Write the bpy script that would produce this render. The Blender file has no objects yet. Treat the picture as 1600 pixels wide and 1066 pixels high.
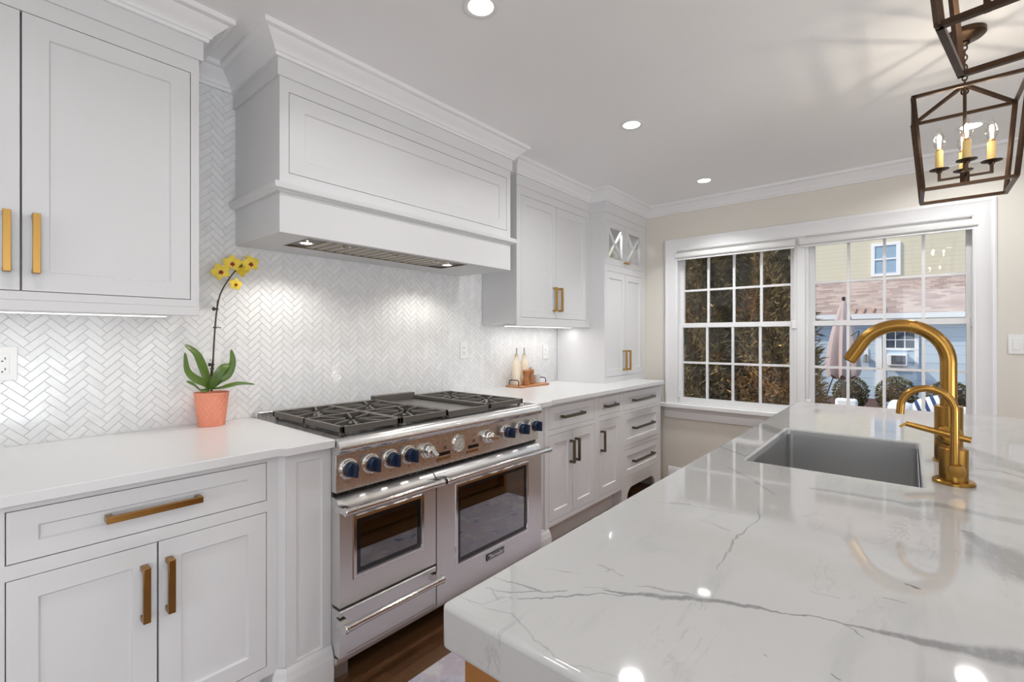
import bpy, bmesh, math, random
from mathutils import Vector, Matrix, Euler
random.seed(7)
SC = bpy.context.scene
COL = SC.collection
PI = math.pi
R = math.radians

# ------------------------------------------------------------------ camera, world, sun, exposure
cam_d = bpy.data.cameras.new('camera'); cam = bpy.data.objects.new('camera', cam_d); COL.objects.link(cam)
cam.location = (0, 0, 1.286)
cam.rotation_euler = (R(90), 0, R(40.17 - 90))
cam_d.sensor_width = 36; cam_d.lens = 36 * 736.8 / 1600
cam_d.shift_y = -5.5 / 1600
cam_d.clip_start = 0.02
SC.camera = cam
SC.view_settings.view_transform = 'Standard'
SC.view_settings.look = 'None'
SC.view_settings.gamma = 1
SC.view_settings.use_curve_mapping = False
SC.view_settings.exposure = 0.0
SC.cycles.max_bounces = 12
SC.cycles.diffuse_bounces = 6
SC.cycles.glossy_bounces = 6
SC.cycles.transparent_max_bounces = 16
SC.cycles.sample_clamp_indirect = 4.0
SC.cycles.caustics_reflective = False
SC.cycles.caustics_refractive = False

W = bpy.data.worlds.new('sky'); SC.world = W; W.use_nodes = True
wn = W.node_tree; wn.nodes.clear()
wo = wn.nodes.new('ShaderNodeOutputWorld'); wb = wn.nodes.new('ShaderNodeBackground')
tc = wn.nodes.new('ShaderNodeTexCoord'); sx = wn.nodes.new('ShaderNodeSeparateXYZ'); rp = wn.nodes.new('ShaderNodeValToRGB')
rp.color_ramp.elements[0].position = 0.0; rp.color_ramp.elements[0].color = (.86, .93, 1, 1)
rp.color_ramp.elements[1].position = 0.6; rp.color_ramp.elements[1].color = (.50, .72, 1, 1)
wn.links.new(tc.outputs['Generated'], sx.inputs[0]); wn.links.new(sx.outputs['Z'], rp.inputs[0])
wn.links.new(rp.outputs[0], wb.inputs['Color']); wn.links.new(wb.outputs[0], wo.inputs[0])
wb.inputs['Strength'].default_value = 1.5

sun_d = bpy.data.lights.new('sun', 'SUN'); sun = bpy.data.objects.new('sun', sun_d); COL.objects.link(sun)
sun_d.energy = 4.2; sun_d.angle = R(.6); sun_d.color = (1, .86, .68)
sun.location = (-20, 8, 12)
sun.rotation_euler = Vector((-.34, .62, .70)).to_track_quat('Z', 'Y').to_euler()

def area(name, loc, size, power, color=(.98, .985, 1), size_y=None, rot=(0, 0, 0), shape='DISK', parent=None, spread=PI):
    d = bpy.data.lights.new(name, 'AREA'); o = bpy.data.objects.new(name, d); COL.objects.link(o)
    d.shape = shape; d.size = size; d.energy = power; d.color = color; d.spread = spread
    if size_y: d.size_y = size_y
    o.location = loc; o.rotation_euler = rot
    if parent is not None:
        o.parent = parent; o.location = Vector(loc) - WL.get(parent.name, Vector())
    return o
WL = {}
# added fill lights, set in openings of the unseen walls behind the camera
REAR_FILL = 13
area('rear_fill_light', (-.4, -4.25, 1.25), 3.4, REAR_FILL, (.89, .945, 1), 2.1, (R(90), 0, 0), 'RECTANGLE')
area('ceiling_fill_light', (-.4, -4.15, .55), 3.2, 112, (.90, .95, 1), .9, (R(132), 0, 0), 'RECTANGLE')  # added uplight, aimed upward to brighten the ceiling
area('side_fill_light', (-3.05, -1.0, 1.45), 1.5, 22, (.89, .945, 1), 2.2, (0, R(-90), 0), 'RECTANGLE')

# ------------------------------------------------------------------ mesh helpers
class MB:
    def __init__(s): s.v = []; s.f = []; s.c = None
    def add(s, vs, fs):
        b = len(s.v); s.v += [tuple(p) for p in vs]; s.f += [tuple(i + b for i in f) for f in fs]; return s
    def box(s, x0, x1, y0, y1, z0, z1):
        return s.add([(x0,y0,z0),(x1,y0,z0),(x1,y1,z0),(x0,y1,z0),(x0,y0,z1),(x1,y0,z1),(x1,y1,z1),(x0,y1,z1)],
                     [(0,3,2,1),(4,5,6,7),(0,1,5,4),(1,2,6,5),(2,3,7,6),(3,0,4,7)])
    def prism(s, poly, axis, a0, a1):
        def P(u, w, a): return {'x': (a,u,w), 'y': (u,a,w), 'z': (u,w,a)}[axis]
        n = len(poly)
        vs = [P(u,w,a0) for u,w in poly] + [P(u,w,a1) for u,w in poly]
        fs = [tuple(range(n-1,-1,-1)), tuple(range(n,2*n))] + [(i,(i+1)%n,n+(i+1)%n,n+i) for i in range(n)]
        return s.add(vs, fs)
    def ring(s, rings, cap=True, closed=False):
        n = len(rings[0]); vs = [p for r in rings for p in r]; fs = []
        m = len(rings)
        for k in range(m if closed else m-1):
            a = k*n; b = ((k+1) % m)*n
            for i in range(n): fs.append((a+i, a+(i+1)%n, b+(i+1)%n, b+i))
        if cap and not closed: fs += [tuple(range(n-1,-1,-1)), tuple(range((m-1)*n, m*n))]
        return s.add(vs, fs)
    def tube(s, path, r, n=12, cap=True, closed=False):
        path = [Vector(p) for p in path]; m = len(path)
        rs = r if isinstance(r, (list, tuple)) else [r]*m
        def tan(i):
            if closed: return (path[(i+1)%m]-path[i-1]).normalized()
            return (path[min(i+1,m-1)]-path[max(i-1,0)]).normalized()
        t0 = tan(0); ref = Vector((0,0,1)) if abs(t0.z) < .9 else Vector((1,0,0))
        u = t0.cross(ref).normalized(); rings = []; tp = t0
        for i in range(m):
            t = tan(i); q = tp.rotation_difference(t); u = (q @ u); u = (u - t*u.dot(t)).normalized(); tp = t
            w = t.cross(u)
            rings.append([path[i] + (u*math.cos(2*PI*k/n) + w*math.sin(2*PI*k/n))*rs[i] for k in range(n)])
        return s.ring(rings, cap, closed)
    def cyl(s, p0, p1, r0, r1=None, n=24, cap=True):
        return s.tube([p0, p1], [r0, r0 if r1 is None else r1], n, cap)
    def lathe(s, prof, c, n=32, axis=(0,0,1)):
        ax = Vector(axis).normalized(); q = Vector((0,0,1)).rotation_difference(ax); c = Vector(c)
        rings = [[c + q @ Vector((max(r,1e-5)*math.cos(2*PI*k/n), max(r,1e-5)*math.sin(2*PI*k/n), h)) for k in range(n)] for r, h in prof]
        return s.ring(rings, True)
    def beam(s, p0, p1, w, h=None, up=(0,0,1)):
        p0 = Vector(p0); p1 = Vector(p1); t = (p1-p0).normalized(); h = w if h is None else h
        upv = Vector(up)
        if abs(t.dot(upv)) > .98: upv = Vector((1,0,0))
        a = t.cross(upv).normalized()*w/2; b = a.cross(t).normalized()*h/2
        return s.ring([[p-a-b, p+a-b, p+a+b, p-a+b] for p in (p0,p1)], True)
    def sweep(s, prof, path, cap=True):
        # profile (out, z) swept along a 2-D path, outward to the right of travel, mitred
        n = len(path); rings = []
        def nr(a,b):
            d = Vector((b[0]-a[0], b[1]-a[1])).normalized(); return Vector((d.y,-d.x))
        for i,p in enumerate(path):
            n1 = nr(path[i-1],p) if i else nr(p,path[1]); n2 = nr(p,path[i+1]) if i < n-1 else n1
            m = (n1+n2)/(1+n1.dot(n2))
            rings.append([(p[0]+m.x*d, p[1]+m.y*d, z) for d,z in prof])
        return s.ring(rings, cap)
    def build(s, name, mat, parent=None, bevel=0, smooth=True, seg=2, origin=None, ang=35):
        me = bpy.data.meshes.new(name)
        o = bpy.data.objects.new(name, me)
        if parent is not None: off = WL[parent.name]
        else:
            if origin is None:
                xs=[p[0] for p in s.v]; ys=[p[1] for p in s.v]; zs=[p[2] for p in s.v]
                origin = ((min(xs)+max(xs))/2, (min(ys)+max(ys))/2, min(zs))
            off = Vector(origin)
        me.from_pydata([tuple(Vector(p)-off) for p in s.v], [], s.f)
        bm = bmesh.new(); bm.from_mesh(me); bmesh.ops.recalc_face_normals(bm, faces=bm.faces); bm.to_mesh(me); bm.free()
        me.materials.append(mat)
        if s.c:
            at = me.color_attributes.new('tint', 'FLOAT_COLOR', 'CORNER')
            buf = []
            for p in me.polygons:
                t = s.c[p.index]
                for _ in p.loop_indices: buf += [t, t, t, 1]
            at.data.foreach_set('color', buf)
        if smooth:
            me.shade_smooth(); me.set_sharp_from_angle(angle=R(ang))
        COL.objects.link(o)
        if parent is not None: o.parent = parent; WL[o.name] = off
        else: o.location = off; WL[o.name] = off
        if bevel:
            b = o.modifiers.new('edge', 'BEVEL'); b.width = bevel; b.segments = seg; b.limit_method = 'ANGLE'; b.angle_limit = R(40)
            b.harden_normals = False
        return o

def thing(name, label, cat, loc, group=None):
    o = bpy.data.objects.new(name, None); COL.objects.link(o); o.location = loc; o.empty_display_size = .05
    WL[o.name] = Vector(loc); o['label'] = label; o['category'] = cat
    if group: o['group'] = group
    return o
def tag(o, label, cat, group=None, kind=None):
    o['label'] = label; o['category'] = cat
    if group: o['group'] = group
    if kind: o['kind'] = kind
    return o
def struct(o): o['kind'] = 'structure'; return o
def copy_tree(o, parent=None):
    c = o.copy(); COL.objects.link(c); WL[c.name] = WL.get(o.name, Vector())
    if parent is not None: c.parent = parent
    for ch in list(o.children): copy_tree(ch, c)
    return c

# ------------------------------------------------------------------ materials
def newmat(name):
    m = bpy.data.materials.new(name); m.use_nodes = True
    nt = m.node_tree; return m, nt, nt.nodes['Principled BSDF']
def mat(name, col, rough=.5, metal=0, spec=.5, coat=0, bump=0, bscale=40, var=0, vscale=6, emit=0, ecol=None, ior=None, stretch=None, rvar=0):
    m, nt, b = newmat(name); N = nt.nodes; L = nt.links
    b.inputs['Base Color'].default_value = (*col, 1); b.inputs['Roughness'].default_value = rough
    b.inputs['Metallic'].default_value = metal; b.inputs['Specular IOR Level'].default_value = spec
    if ior: b.inputs['IOR'].default_value = ior
    if coat: b.inputs['Coat Weight'].default_value = coat; b.inputs['Coat Roughness'].default_value = .1
    if emit: b.inputs['Emission Color'].default_value = (*(ecol or col), 1); b.inputs['Emission Strength'].default_value = emit
    if bump or var or rvar:
        t = N.new('ShaderNodeTexCoord'); mp = N.new('ShaderNodeMapping'); L.new(t.outputs['Object'], mp.inputs[0])
        if stretch: mp.inputs['Scale'].default_value = stretch
    if var:
        n = N.new('ShaderNodeTexNoise'); n.inputs['Scale'].default_value = vscale; n.inputs['Detail'].default_value = 6
        L.new(mp.outputs[0], n.inputs[0])
        mx = N.new('ShaderNodeMix'); mx.data_type = 'RGBA'
        mx.inputs[6].default_value = (*[c*(1-var) for c in col], 1); mx.inputs[7].default_value = (*[min(1, c*(1+var)) for c in col], 1)
        L.new(n.outputs['Fac'], mx.inputs[0]); L.new(mx.outputs[2], b.inputs['Base Color'])
    if bump or rvar:
        n2 = N.new('ShaderNodeTexNoise'); n2.inputs['Scale'].default_value = bscale; n2.inputs['Detail'].default_value = 4
        L.new(mp.outputs[0], n2.inputs[0])
    if bump:
        bp = N.new('ShaderNodeBump'); bp.inputs['Strength'].default_value = bump; bp.inputs['Distance'].default_value = .01
        L.new(n2.outputs['Fac'], bp.inputs['Height']); L.new(bp.outputs[0], b.inputs['Normal'])
    if rvar:
        mr = N.new('ShaderNodeMapRange'); mr.inputs[3].default_value = rough-rvar; mr.inputs[4].default_value = rough+rvar
        L.new(n2.outputs['Fac'], mr.inputs[0]); L.new(mr.outputs[0], b.inputs['Roughness'])
    return m

M = {}
M['paint'] = mat('cabinet_white_paint', (.72,.72,.725), .38, bump=.03, bscale=300)
M['trimw'] = mat('trim_white_paint', (.85,.85,.86), .4)
M['ceil'] = mat('ceiling_paint', (.92,.92,.92), .8, bump=.02, bscale=200)
M['beige'] = mat('beige_wall_paint', (.73,.695,.63), .7, bump=.03, bscale=250)
M['quartz'] = mat('white_quartz', (.70,.70,.70), .22, var=.015, vscale=60)
M['steel'] = mat('brushed_steel', (.74,.73,.72), .30, .86, rvar=.07, bscale=30, stretch=(1.2,1.2,120))
M['steelh'] = mat('brushed_steel_horizontal', (.74,.73,.72), .26, .9, rvar=.06, bscale=30, stretch=(2,60,60))
M['steelp'] = mat('polished_steel', (.72,.71,.70), .12, 1)
M['chrome'] = mat('chrome', (.78,.76,.73), .08, 1)
M['sink'] = mat('sink_steel', (.56,.56,.56), .38, 1, rvar=.08, bscale=25, stretch=(30,30,1))
M['iron'] = mat('cast_iron', (.11,.098,.085), .45, 0, .6, bump=.08, bscale=400)
M['griddle'] = mat('griddle_steel', (.30,.28,.25), .32, 1, rvar=.08, bscale=10)
M['black'] = mat('black_enamel', (.012,.012,.012), .22)
M['blackglass'] = mat('oven_black_glass', (.010,.011,.013), .04, 0, .5, ior=1.6)
M['ovenglass'] = mat('oven_window_glass', (.055,.060,.066), .05, 0, .5, ior=2.0)
M['blue'] = mat('navy_knob', (.012,.025,.060), .32)
M['gauge'] = mat('gauge_face', (.75,.72,.64), .3)
M['dark'] = mat('dark_marking', (.02,.02,.02), .5)
M['silverink'] = mat('silver_lettering', (.75,.75,.75), .3, .6)
M['brass'] = mat('brushed_brass', (.50,.29,.085), .33, 1, rvar=.06, bscale=40, stretch=(1,1,40))
M['gold'] = mat('brushed_gold_faucet', (.39,.21,.050), .24, 1, rvar=.05, bscale=30, stretch=(60,60,1.5))
M['golda'] = mat('brushed_gold_spout', (.39,.21,.050), .26, 1, rvar=.05, bscale=30)
M['bronze'] = mat('lantern_bronze', (.07,.042,.026), .34, .85, var=.4, vscale=30)
M['brass_refl'] = mat('brass_pull_brown_refl', (.36,.19,.055), .30, 1, rvar=.06, bscale=40)  # same brass, its colour darkened for the brown floor it reflects
M['brass_refl_grey'] = mat('brass_pull_grey_refl', (.145,.120,.088), .34, 1)  # same brass again, dark grey-brown surroundings put into its colour
M['candle'] = mat('cream_candle_sleeve', (.86,.62,.25), .55)
M['fil'] = mat('bulb_filament', (1,.75,.4), .5, emit=60, ecol=(1,.72,.38))
M['lens'] = mat('lamp_diffuser', (1,1,1), .5, emit=7, ecol=(1,.98,.94))
M['hoodlens'] = mat('hood_lamp_lens', (1,.9,.7), .5, emit=9, ecol=(1,.82,.55))
M['strip'] = mat('strip_diffuser', (1,1,1), .5, emit=3, ecol=(1,.98,.95))
M['plate'] = mat('white_plastic', (.82,.82,.81), .3)
M['tcot'] = mat('coral_terracotta', (.80,.29,.18), .55, var=.06, vscale=20)
M['soil'] = mat('bark_soil', (.06,.04,.025), .9, bump=.5, bscale=80)
M['leaf'] = mat('orchid_leaf', (.085,.150,.022), .30, var=.3, vscale=14)
M['stem'] = mat('orchid_stem', (.045,.028,.015), .5, var=.3, vscale=30)
M['petal'] = mat('orchid_yellow_petal', (.82,.62,.06), .5, var=.22, vscale=60)
M['lip'] = mat('orchid_red_lip', (.30,.025,.015), .5)
M['clip'] = mat('plant_clip', (.012,.012,.012), .4)
M['mill'] = mat('mill_wood', (.33,.13,.04), .4, var=.25, vscale=12, stretch=(1,1,.2))
M['tray'] = mat('tray_wood', (.46,.21,.085), .45, var=.2, vscale=14, stretch=(.3,3,1))
M['trayh'] = mat('black_tray_handle', (.02,.018,.016), .4, .5)
M['ceram'] = mat('cream_ceramic', (.80,.70,.56), .25)
M['cork'] = mat('pale_cork', (.70,.55,.40), .8, var=.15, vscale=60)
M['spout'] = mat('pourer_steel', (.35,.33,.30), .3, 1)
M['cup'] = mat('grey_glazed_cup', (.55,.56,.56), .25, var=.2, vscale=30)
M['wood'] = mat('island_wood', (.36,.155,.045), .42, var=.2, vscale=9, stretch=(1,1,.12))
M['valance'] = mat('shade_fabric', (.76,.76,.75), .7)
M['vinyl'] = mat('window_vinyl', (.85,.85,.85), .35)
M['fol1'] = None
M['bushm'] = mat('boxwood_leaf', (.16,.14,.07), .6, var=.5, vscale=5)
M['trunk'] = mat('bark', (.09,.06,.04), .9, bump=.5, bscale=30)
M['mulch'] = mat('mulch_ground', (.075,.038,.028), .95, var=.4, vscale=4)
M['patio'] = mat('patio_stone', (.42,.40,.38), .85, var=.15, vscale=3)
M['umb'] = mat('umbrella_canvas', (.50,.40,.40), .8, var=.08, vscale=5)
M['whitef'] = mat('white_cushion', (.80,.82,.86), .8)
M['acg'] = mat('ac_grille', (.10,.10,.12), .6)
M['wglass'] = mat('dark_window_pane', (.05,.07,.10), .08, 0, .5)
M['candle_refl'] = mat('candle_reflection_orange', (.85,.35,.18), .35, .6)  # orange of the reflected candle sleeves as a solid colour

def glass_mat(name, col=(1,1,1), refl=1.0):
    m = bpy.data.materials.new(name); m.use_nodes = True; nt = m.node_tree; nt.nodes.clear()
    o = nt.nodes.new('ShaderNodeOutputMaterial'); mx = nt.nodes.new('ShaderNodeMixShader'); fr = nt.nodes.new('ShaderNodeFresnel')
    t = nt.nodes.new('ShaderNodeBsdfTransparent'); g = nt.nodes.new('ShaderNodeBsdfGlossy'); g.inputs['Roughness'].default_value = .0
    t.inputs[0].default_value = (*col,1); fr.inputs[0].default_value = 1.45
    mm = nt.nodes.new('ShaderNodeMath'); mm.operation = 'MULTIPLY'; mm.inputs[1].default_value = refl
    nt.links.new(fr.outputs[0], mm.inputs[0]); nt.links.new(mm.outputs[0], mx.inputs[0])
    nt.links.new(t.outputs[0], mx.inputs[1]); nt.links.new(g.outputs[0], mx.inputs[2]); nt.links.new(mx.outputs[0], o.inputs[0])
    return m
M['glass'] = glass_mat('window_glass', (.97,.98,.98), .8)
M['bulb'] = glass_mat('clear_bulb_glass', (1,.98,.95), .6)

class NT:
    def __init__(s, nt): s.nt = nt
    def n(s, t, **k):
        x = s.nt.nodes.new(t)
        for a,b in k.items(): setattr(x, a, b)
        return x
    def l(s, a, b): s.nt.links.new(a, b)
    def math(s, op, a, b=None, c=None, clamp=False):
        x = s.n('ShaderNodeMath', operation=op); x.use_clamp = clamp
        for i,v in enumerate((a,b,c)):
            if v is None: continue
            if isinstance(v,(int,float)): x.inputs[i].default_value = v
            else: s.l(v, x.inputs[i])
        return x.outputs[0]
    def vm(s, op, a, b=None, out=0, scale=None):
        x = s.n('ShaderNodeVectorMath', operation=op)
        for i,v in enumerate((a,b)):
            if v is None: continue
            if isinstance(v,(tuple,list)): x.inputs[i].default_value = v
            else: s.l(v, x.inputs[i])
        if scale is not None:
            if isinstance(scale,(int,float)): x.inputs['Scale'].default_value = scale
            else: s.l(scale, x.inputs['Scale'])
        return x.outputs[out]
    def mix(s, f, a, b):
        x = s.n('ShaderNodeMix', data_type='RGBA')
        for i,v in ((0,f),(6,a),(7,b)):
            if isinstance(v,(int,float)): x.inputs[i].default_value = v
            elif isinstance(v,(tuple,list)): x.inputs[i].default_value = (*v,1) if len(v)==3 else v
            else: s.l(v, x.inputs[i])
        return x.outputs[2]
    def noise(s, vec, scale, detail=4, rough=.5, dist=0, out='Fac'):
        x = s.n('ShaderNodeTexNoise'); x.inputs['Scale'].default_value = scale; x.inputs['Detail'].default_value = detail
        x.inputs['Roughness'].default_value = rough; x.inputs['Distortion'].default_value = dist
        s.l(vec, x.inputs['Vector']); return x.outputs[out]
    def ramp(s, f, stops):
        x = s.n('ShaderNodeValToRGB'); e = x.color_ramp.elements
        while len(e) < len(stops): e.new(.5)
        for k,(p,c) in zip(e, stops): k.position = p; k.color = (*c,1) if len(c)==3 else c
        s.l(f, x.inputs[0]); return x.outputs[0]
    def smooth(s, v, a, b, lo=0, hi=1):
        x = s.n('ShaderNodeMapRange', interpolation_type='SMOOTHSTEP')
        for i,q in ((0,v),(1,a),(2,b),(3,lo),(4,hi)):
            if isinstance(q,(int,float)): x.inputs[i].default_value = q
            else: s.l(q, x.inputs[i])
        return x.outputs[0]
    def geo_pos(s): return s.n('ShaderNodeNewGeometry').outputs['Position']
    def bump(s, h, st, dist, b):
        x = s.n('ShaderNodeBump'); x.inputs['Strength'].default_value = st; x.inputs['Distance'].default_value = dist
        s.l(h, x.inputs['Height']); s.l(x.outputs[0], b.inputs['Normal'])

VEINS=[
  (1,[(0.619,0.344,0.0011),(0.626,0.324,0.0034),(0.645,0.298,0.0038),(0.661,0.264,0.0054),(0.688,0.221,0.0047)]),
  (1,[(0.686,0.223,0.0052),(0.701,0.193,0.0057),(0.713,0.168,0.0046),(0.721,0.142,0.002),(0.733,0.103,0.001),(0.744,0.07,0.002),(0.75,0.043,0.003),(0.762,0.014,0.006),(0.765,-0.012,0.0075),(0.773,-0.037,0.009),(0.781,-0.069,0.014),(0.799,-0.101,0.0197)]),
  (0.9,[(0.517,0.426,0.0011),(0.538,0.402,0.0014),(0.575,0.37,0.0018),(0.606,0.343,0.0011),(0.619,0.321,0.0011),(0.642,0.3,0.0022)]),
  (0.8,[(0.54,0.492,0.0007),(0.551,0.453,0.0014),(0.553,0.413,0.0022),(0.577,0.384,0.0011)]),
  (0.7,[(0.513,0.481,0.0007),(0.514,0.462,0.0011),(0.538,0.429,0.0014),(0.554,0.414,0.0018)]),
  (0.6,[(0.515,0.475,0.0007),(0.498,0.45,0.0011),(0.52,0.442,0.0007),(0.514,0.435,0.0007)]),
  (0.55,[(0.469,0.492,0.0007),(0.472,0.455,0.0011),(0.489,0.449,0.0007),(0.499,0.45,0.0007)]),
  (0.4,[(0.469,0.452,0.0007),(0.484,0.414,0.0011),(0.46,0.344,0.0014),(0.447,0.298,0.0011),(0.459,0.286,0.0007),(0.466,0.257,0.0005),(0.471,0.244,0.0005)]),
  (0.5,[(0.617,0.45,0.0005),(0.622,0.421,0.0014),(0.632,0.4,0.0005)]),
  (0.45,[(0.681,0.389,0.0007),(0.678,0.364,0.0011),(0.671,0.344,0.0016)]),
  (0.6,[(0.659,0.308,0.0007),(0.671,0.288,0.0027),(0.681,0.261,0.0027),(0.688,0.232,0.0016)]),
  (0.4,[(0.604,0.37,0.0011),(0.626,0.348,0.0014),(0.622,0.331,0.0005)]),
  (0.9,[(0.744,0.07,0.001),(0.73,0.044,0.001)]),
  (0.6,[(0.859,0.032,0.0007),(0.861,0.02,0.0015),(0.857,0.006,0.001)]),
  (1,[(0.926,0.004,0.0015),(0.925,-0.007,0.003)]),
  (0.5,[(0.808,0.113,0.0007),(0.814,0.078,0.0016)]),
  (0.9,[(0.625,0.068,0.001),(0.622,0.06,0.0015)]),
  (0.6,[(0.611,0.132,0.001),(0.609,0.127,0.0011)]),
  (0.95,[(1.253,-0.08,0.0065),(1.202,-0.098,0.0171),(1.166,-0.122,0.0372),(1.137,-0.143,0.0549),(1.104,-0.162,0.0581)]),
  (0.6,[(1.373,-0.0,0.0145),(1.415,-0.047,0.015),(1.405,-0.077,0.0165),(1.393,-0.114,0.0161),(1.384,-0.175,0.0216)]),
  (0.6,[(2.221,-0.143,0.0115),(2.099,-0.181,0.0281),(2.0,-0.209,0.0517),(1.91,-0.241,0.0146)]),
  (0.45,[(1.775,-0.134,0.0185),(1.732,-0.181,0.0427),(1.685,-0.213,0.0242)]),
  (0.5,[(1.364,0.184,0.0066),(1.374,0.107,0.0115),(1.377,0.027,0.0095),(1.373,-0.0,0.012)]),
  (0.55,[(1.876,-0.144,0.0065),(1.872,-0.195,0.008),(1.832,-0.231,0.0076)]),
  (0.7,[(0.791,0.237,0.0007),(0.867,0.24,0.0021),(0.909,0.244,0.0018),(1.012,0.243,0.0011),(1.072,0.236,0.0014),(1.129,0.251,0.0007)]),
  (0.7,[(1.043,0.411,0.0027),(1.057,0.378,0.0038)]),
  (0.35,[(1.027,0.438,0.0021),(1.051,0.363,0.0027),(1.064,0.312,0.0027),(1.063,0.277,0.0021)]),
  (0.4,[(1.691,0.501,0.0057),(1.607,0.402,0.0082)]),
  (0.6,[(2.223,0.494,0.0267),(2.092,0.388,0.0391)]),
  (0.35,[(1.434,0.401,0.0041),(1.341,0.311,0.0057),(1.257,0.245,0.0036)]),
  (0.4,[(0.978,0.323,0.0016),(0.968,0.268,0.0032)]),
  (0.4,[(0.68,0.391,0.0018),(0.682,0.366,0.0022),(0.668,0.371,0.0014)]),
]


def marble():
    m, nt, b = newmat('veined_marble'); t = NT(nt)
    p0 = t.n('ShaderNodeTexCoord').outputs['Object']
    # strokes live in plan, so flatten to the table plane
    xy = t.vm('MULTIPLY', p0, (1,1,.25))
    w1 = t.noise(xy, 26, 3, out='Color'); w1 = t.vm('SCALE', t.vm('SUBTRACT', w1, (.5,.5,.5)), scale=.022)
    w2 = t.noise(xy, 110, 3, out='Color'); w2 = t.vm('SCALE', t.vm('SUBTRACT', w2, (.5,.5,.5)), scale=.006)
    p = t.vm('MULTIPLY', t.vm('ADD', t.vm('ADD', xy, w1), w2), (1,1,0))
    acc = None
    for st, pts in VEINS:
        for (x0,y0,r0),(x1,y1,r1) in zip(pts, pts[1:]):
            if acc is not None:
                ma = t.n('ShaderNodeVectorMath', operation='MULTIPLY_ADD'); t.l(acc, ma.inputs[0]); ma.inputs[1].default_value = (1e-7,1e-7,0); t.l(p, ma.inputs[2]); p = ma.outputs[0]
            ba = (x1-x0, y1-y0, 0); L2 = ba[0]**2+ba[1]**2
            pa = t.vm('SUBTRACT', p, (x0-MO[0], y0-MO[1], 0))
            h = t.math('MULTIPLY', t.vm('DOT_PRODUCT', pa, ba, out=1), 1/L2, clamp=True)
            d = t.vm('LENGTH', t.vm('SUBTRACT', pa, t.vm('SCALE', ba, scale=h)), out=1)
            # how dark: full inside half the half-width, soft to 1.5 of it
            wd = t.math('MULTIPLY_ADD', h, r1-r0, r0)
            q = t.math('DIVIDE', d, wd)
            s_ = t.smooth(q, .45, 1.6, st, 0)
            acc = s_ if acc is None else t.math('MAXIMUM', acc, s_)
    # texture inside the veins and soft clouds beside them
    rot = t.n('ShaderNodeMapping'); rot.inputs['Rotation'].default_value = (0,0,R(52)); rot.inputs['Scale'].default_value = (1,3.2,1)
    t.l(p0, rot.inputs[0])
    tex = t.noise(rot.outputs[0], 30, 6, .65)
    acc = t.math('MULTIPLY', acc, t.smooth(tex, .2, .55, .55, 1))
    cl = t.smooth(t.noise(rot.outputs[0], 3.2, 7, .62, .6), .50, .74)
    fine = t.math('ABSOLUTE', t.math('SUBTRACT', t.noise(rot.outputs[0], 4.2, 6, .6, .8), .5))
    fine = t.math('MULTIPLY', t.smooth(fine, .0, .016, 1, 0), t.smooth(t.noise(rot.outputs[0], 2.4, 2), .5, .66))
    base = t.mix(t.math('MULTIPLY', cl, .42), (.54,.54,.535), (.40,.405,.41))
    base = t.mix(t.math('MULTIPLY', fine, .5), base, (.36,.36,.37))
    col = t.mix(t.math('MULTIPLY', acc, .88), base, (.215,.215,.22))
    t.l(col, b.inputs['Base Color'])
    b.inputs['Roughness'].default_value = .045; b.inputs['IOR'].default_value = 1.85
    return m

def floor_mat():
    m, nt, b = newmat('oak_floor'); t = NT(nt)
    p = t.geo_pos(); sp = t.n('ShaderNodeSeparateXYZ'); t.l(p, sp.inputs[0])
    row = t.math('FLOOR', t.math('DIVIDE', sp.outputs[1], .083))
    rnd = t.n('ShaderNodeTexWhiteNoise', noise_dimensions='1D'); t.l(row, rnd.inputs['W'])
    xo = t.math('ADD', sp.outputs[0], t.math('MULTIPLY', rnd.outputs[0], 3.1))
    brd = t.math('FLOOR', t.math('DIVIDE', xo, 1.15))
    r2 = t.n('ShaderNodeTexWhiteNoise', noise_dimensions='2D'); cb = t.n('ShaderNodeCombineXYZ'); t.l(row, cb.inputs[0]); t.l(brd, cb.inputs[1]); t.l(cb.outputs[0], r2.inputs['Vector'])
    gp = t.vm('ADD', t.vm('MULTIPLY', p, (1.6,14,1)), t.vm('SCALE', r2.outputs['Color'], scale=30))
    g = t.noise(gp, 3.0, 5, .6, 1.6)
    wv = t.math('SINE', t.math('MULTIPLY', g, 42))
    gr = t.noise(t.vm('MULTIPLY', p, (8,160,1)), 2, 4)
    c = t.ramp(t.math('MULTIPLY_ADD', wv, .10, t.math('ADD', t.math('MULTIPLY', gr, .45), t.math('MULTIPLY', r2.outputs[0], .42))),
               [(0,(.060,.026,.012)),(.45,(.13,.060,.026)),(.75,(.20,.098,.042)),(1,(.25,.13,.06))])
    fy = t.math('FRACT', t.math('DIVIDE', sp.outputs[1], .083)); fx = t.math('FRACT', t.math('DIVIDE', xo, 1.15))
    gap = t.math('MAXIMUM', t.smooth(t.math('ABSOLUTE', t.math('SUBTRACT', fy, .5)), .485, .5), t.smooth(t.math('ABSOLUTE', t.math('SUBTRACT', fx, .5)), .4985, .5))
    t.l(t.mix(t.math('MULTIPLY', gap, .75), c, (.02,.01,.006)), b.inputs['Base Color'])
    b.inputs['Roughness'].default_value = .28
    t.bump(t.math('MULTIPLY', gap, -1), .4, .002, b)
    return m

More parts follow.
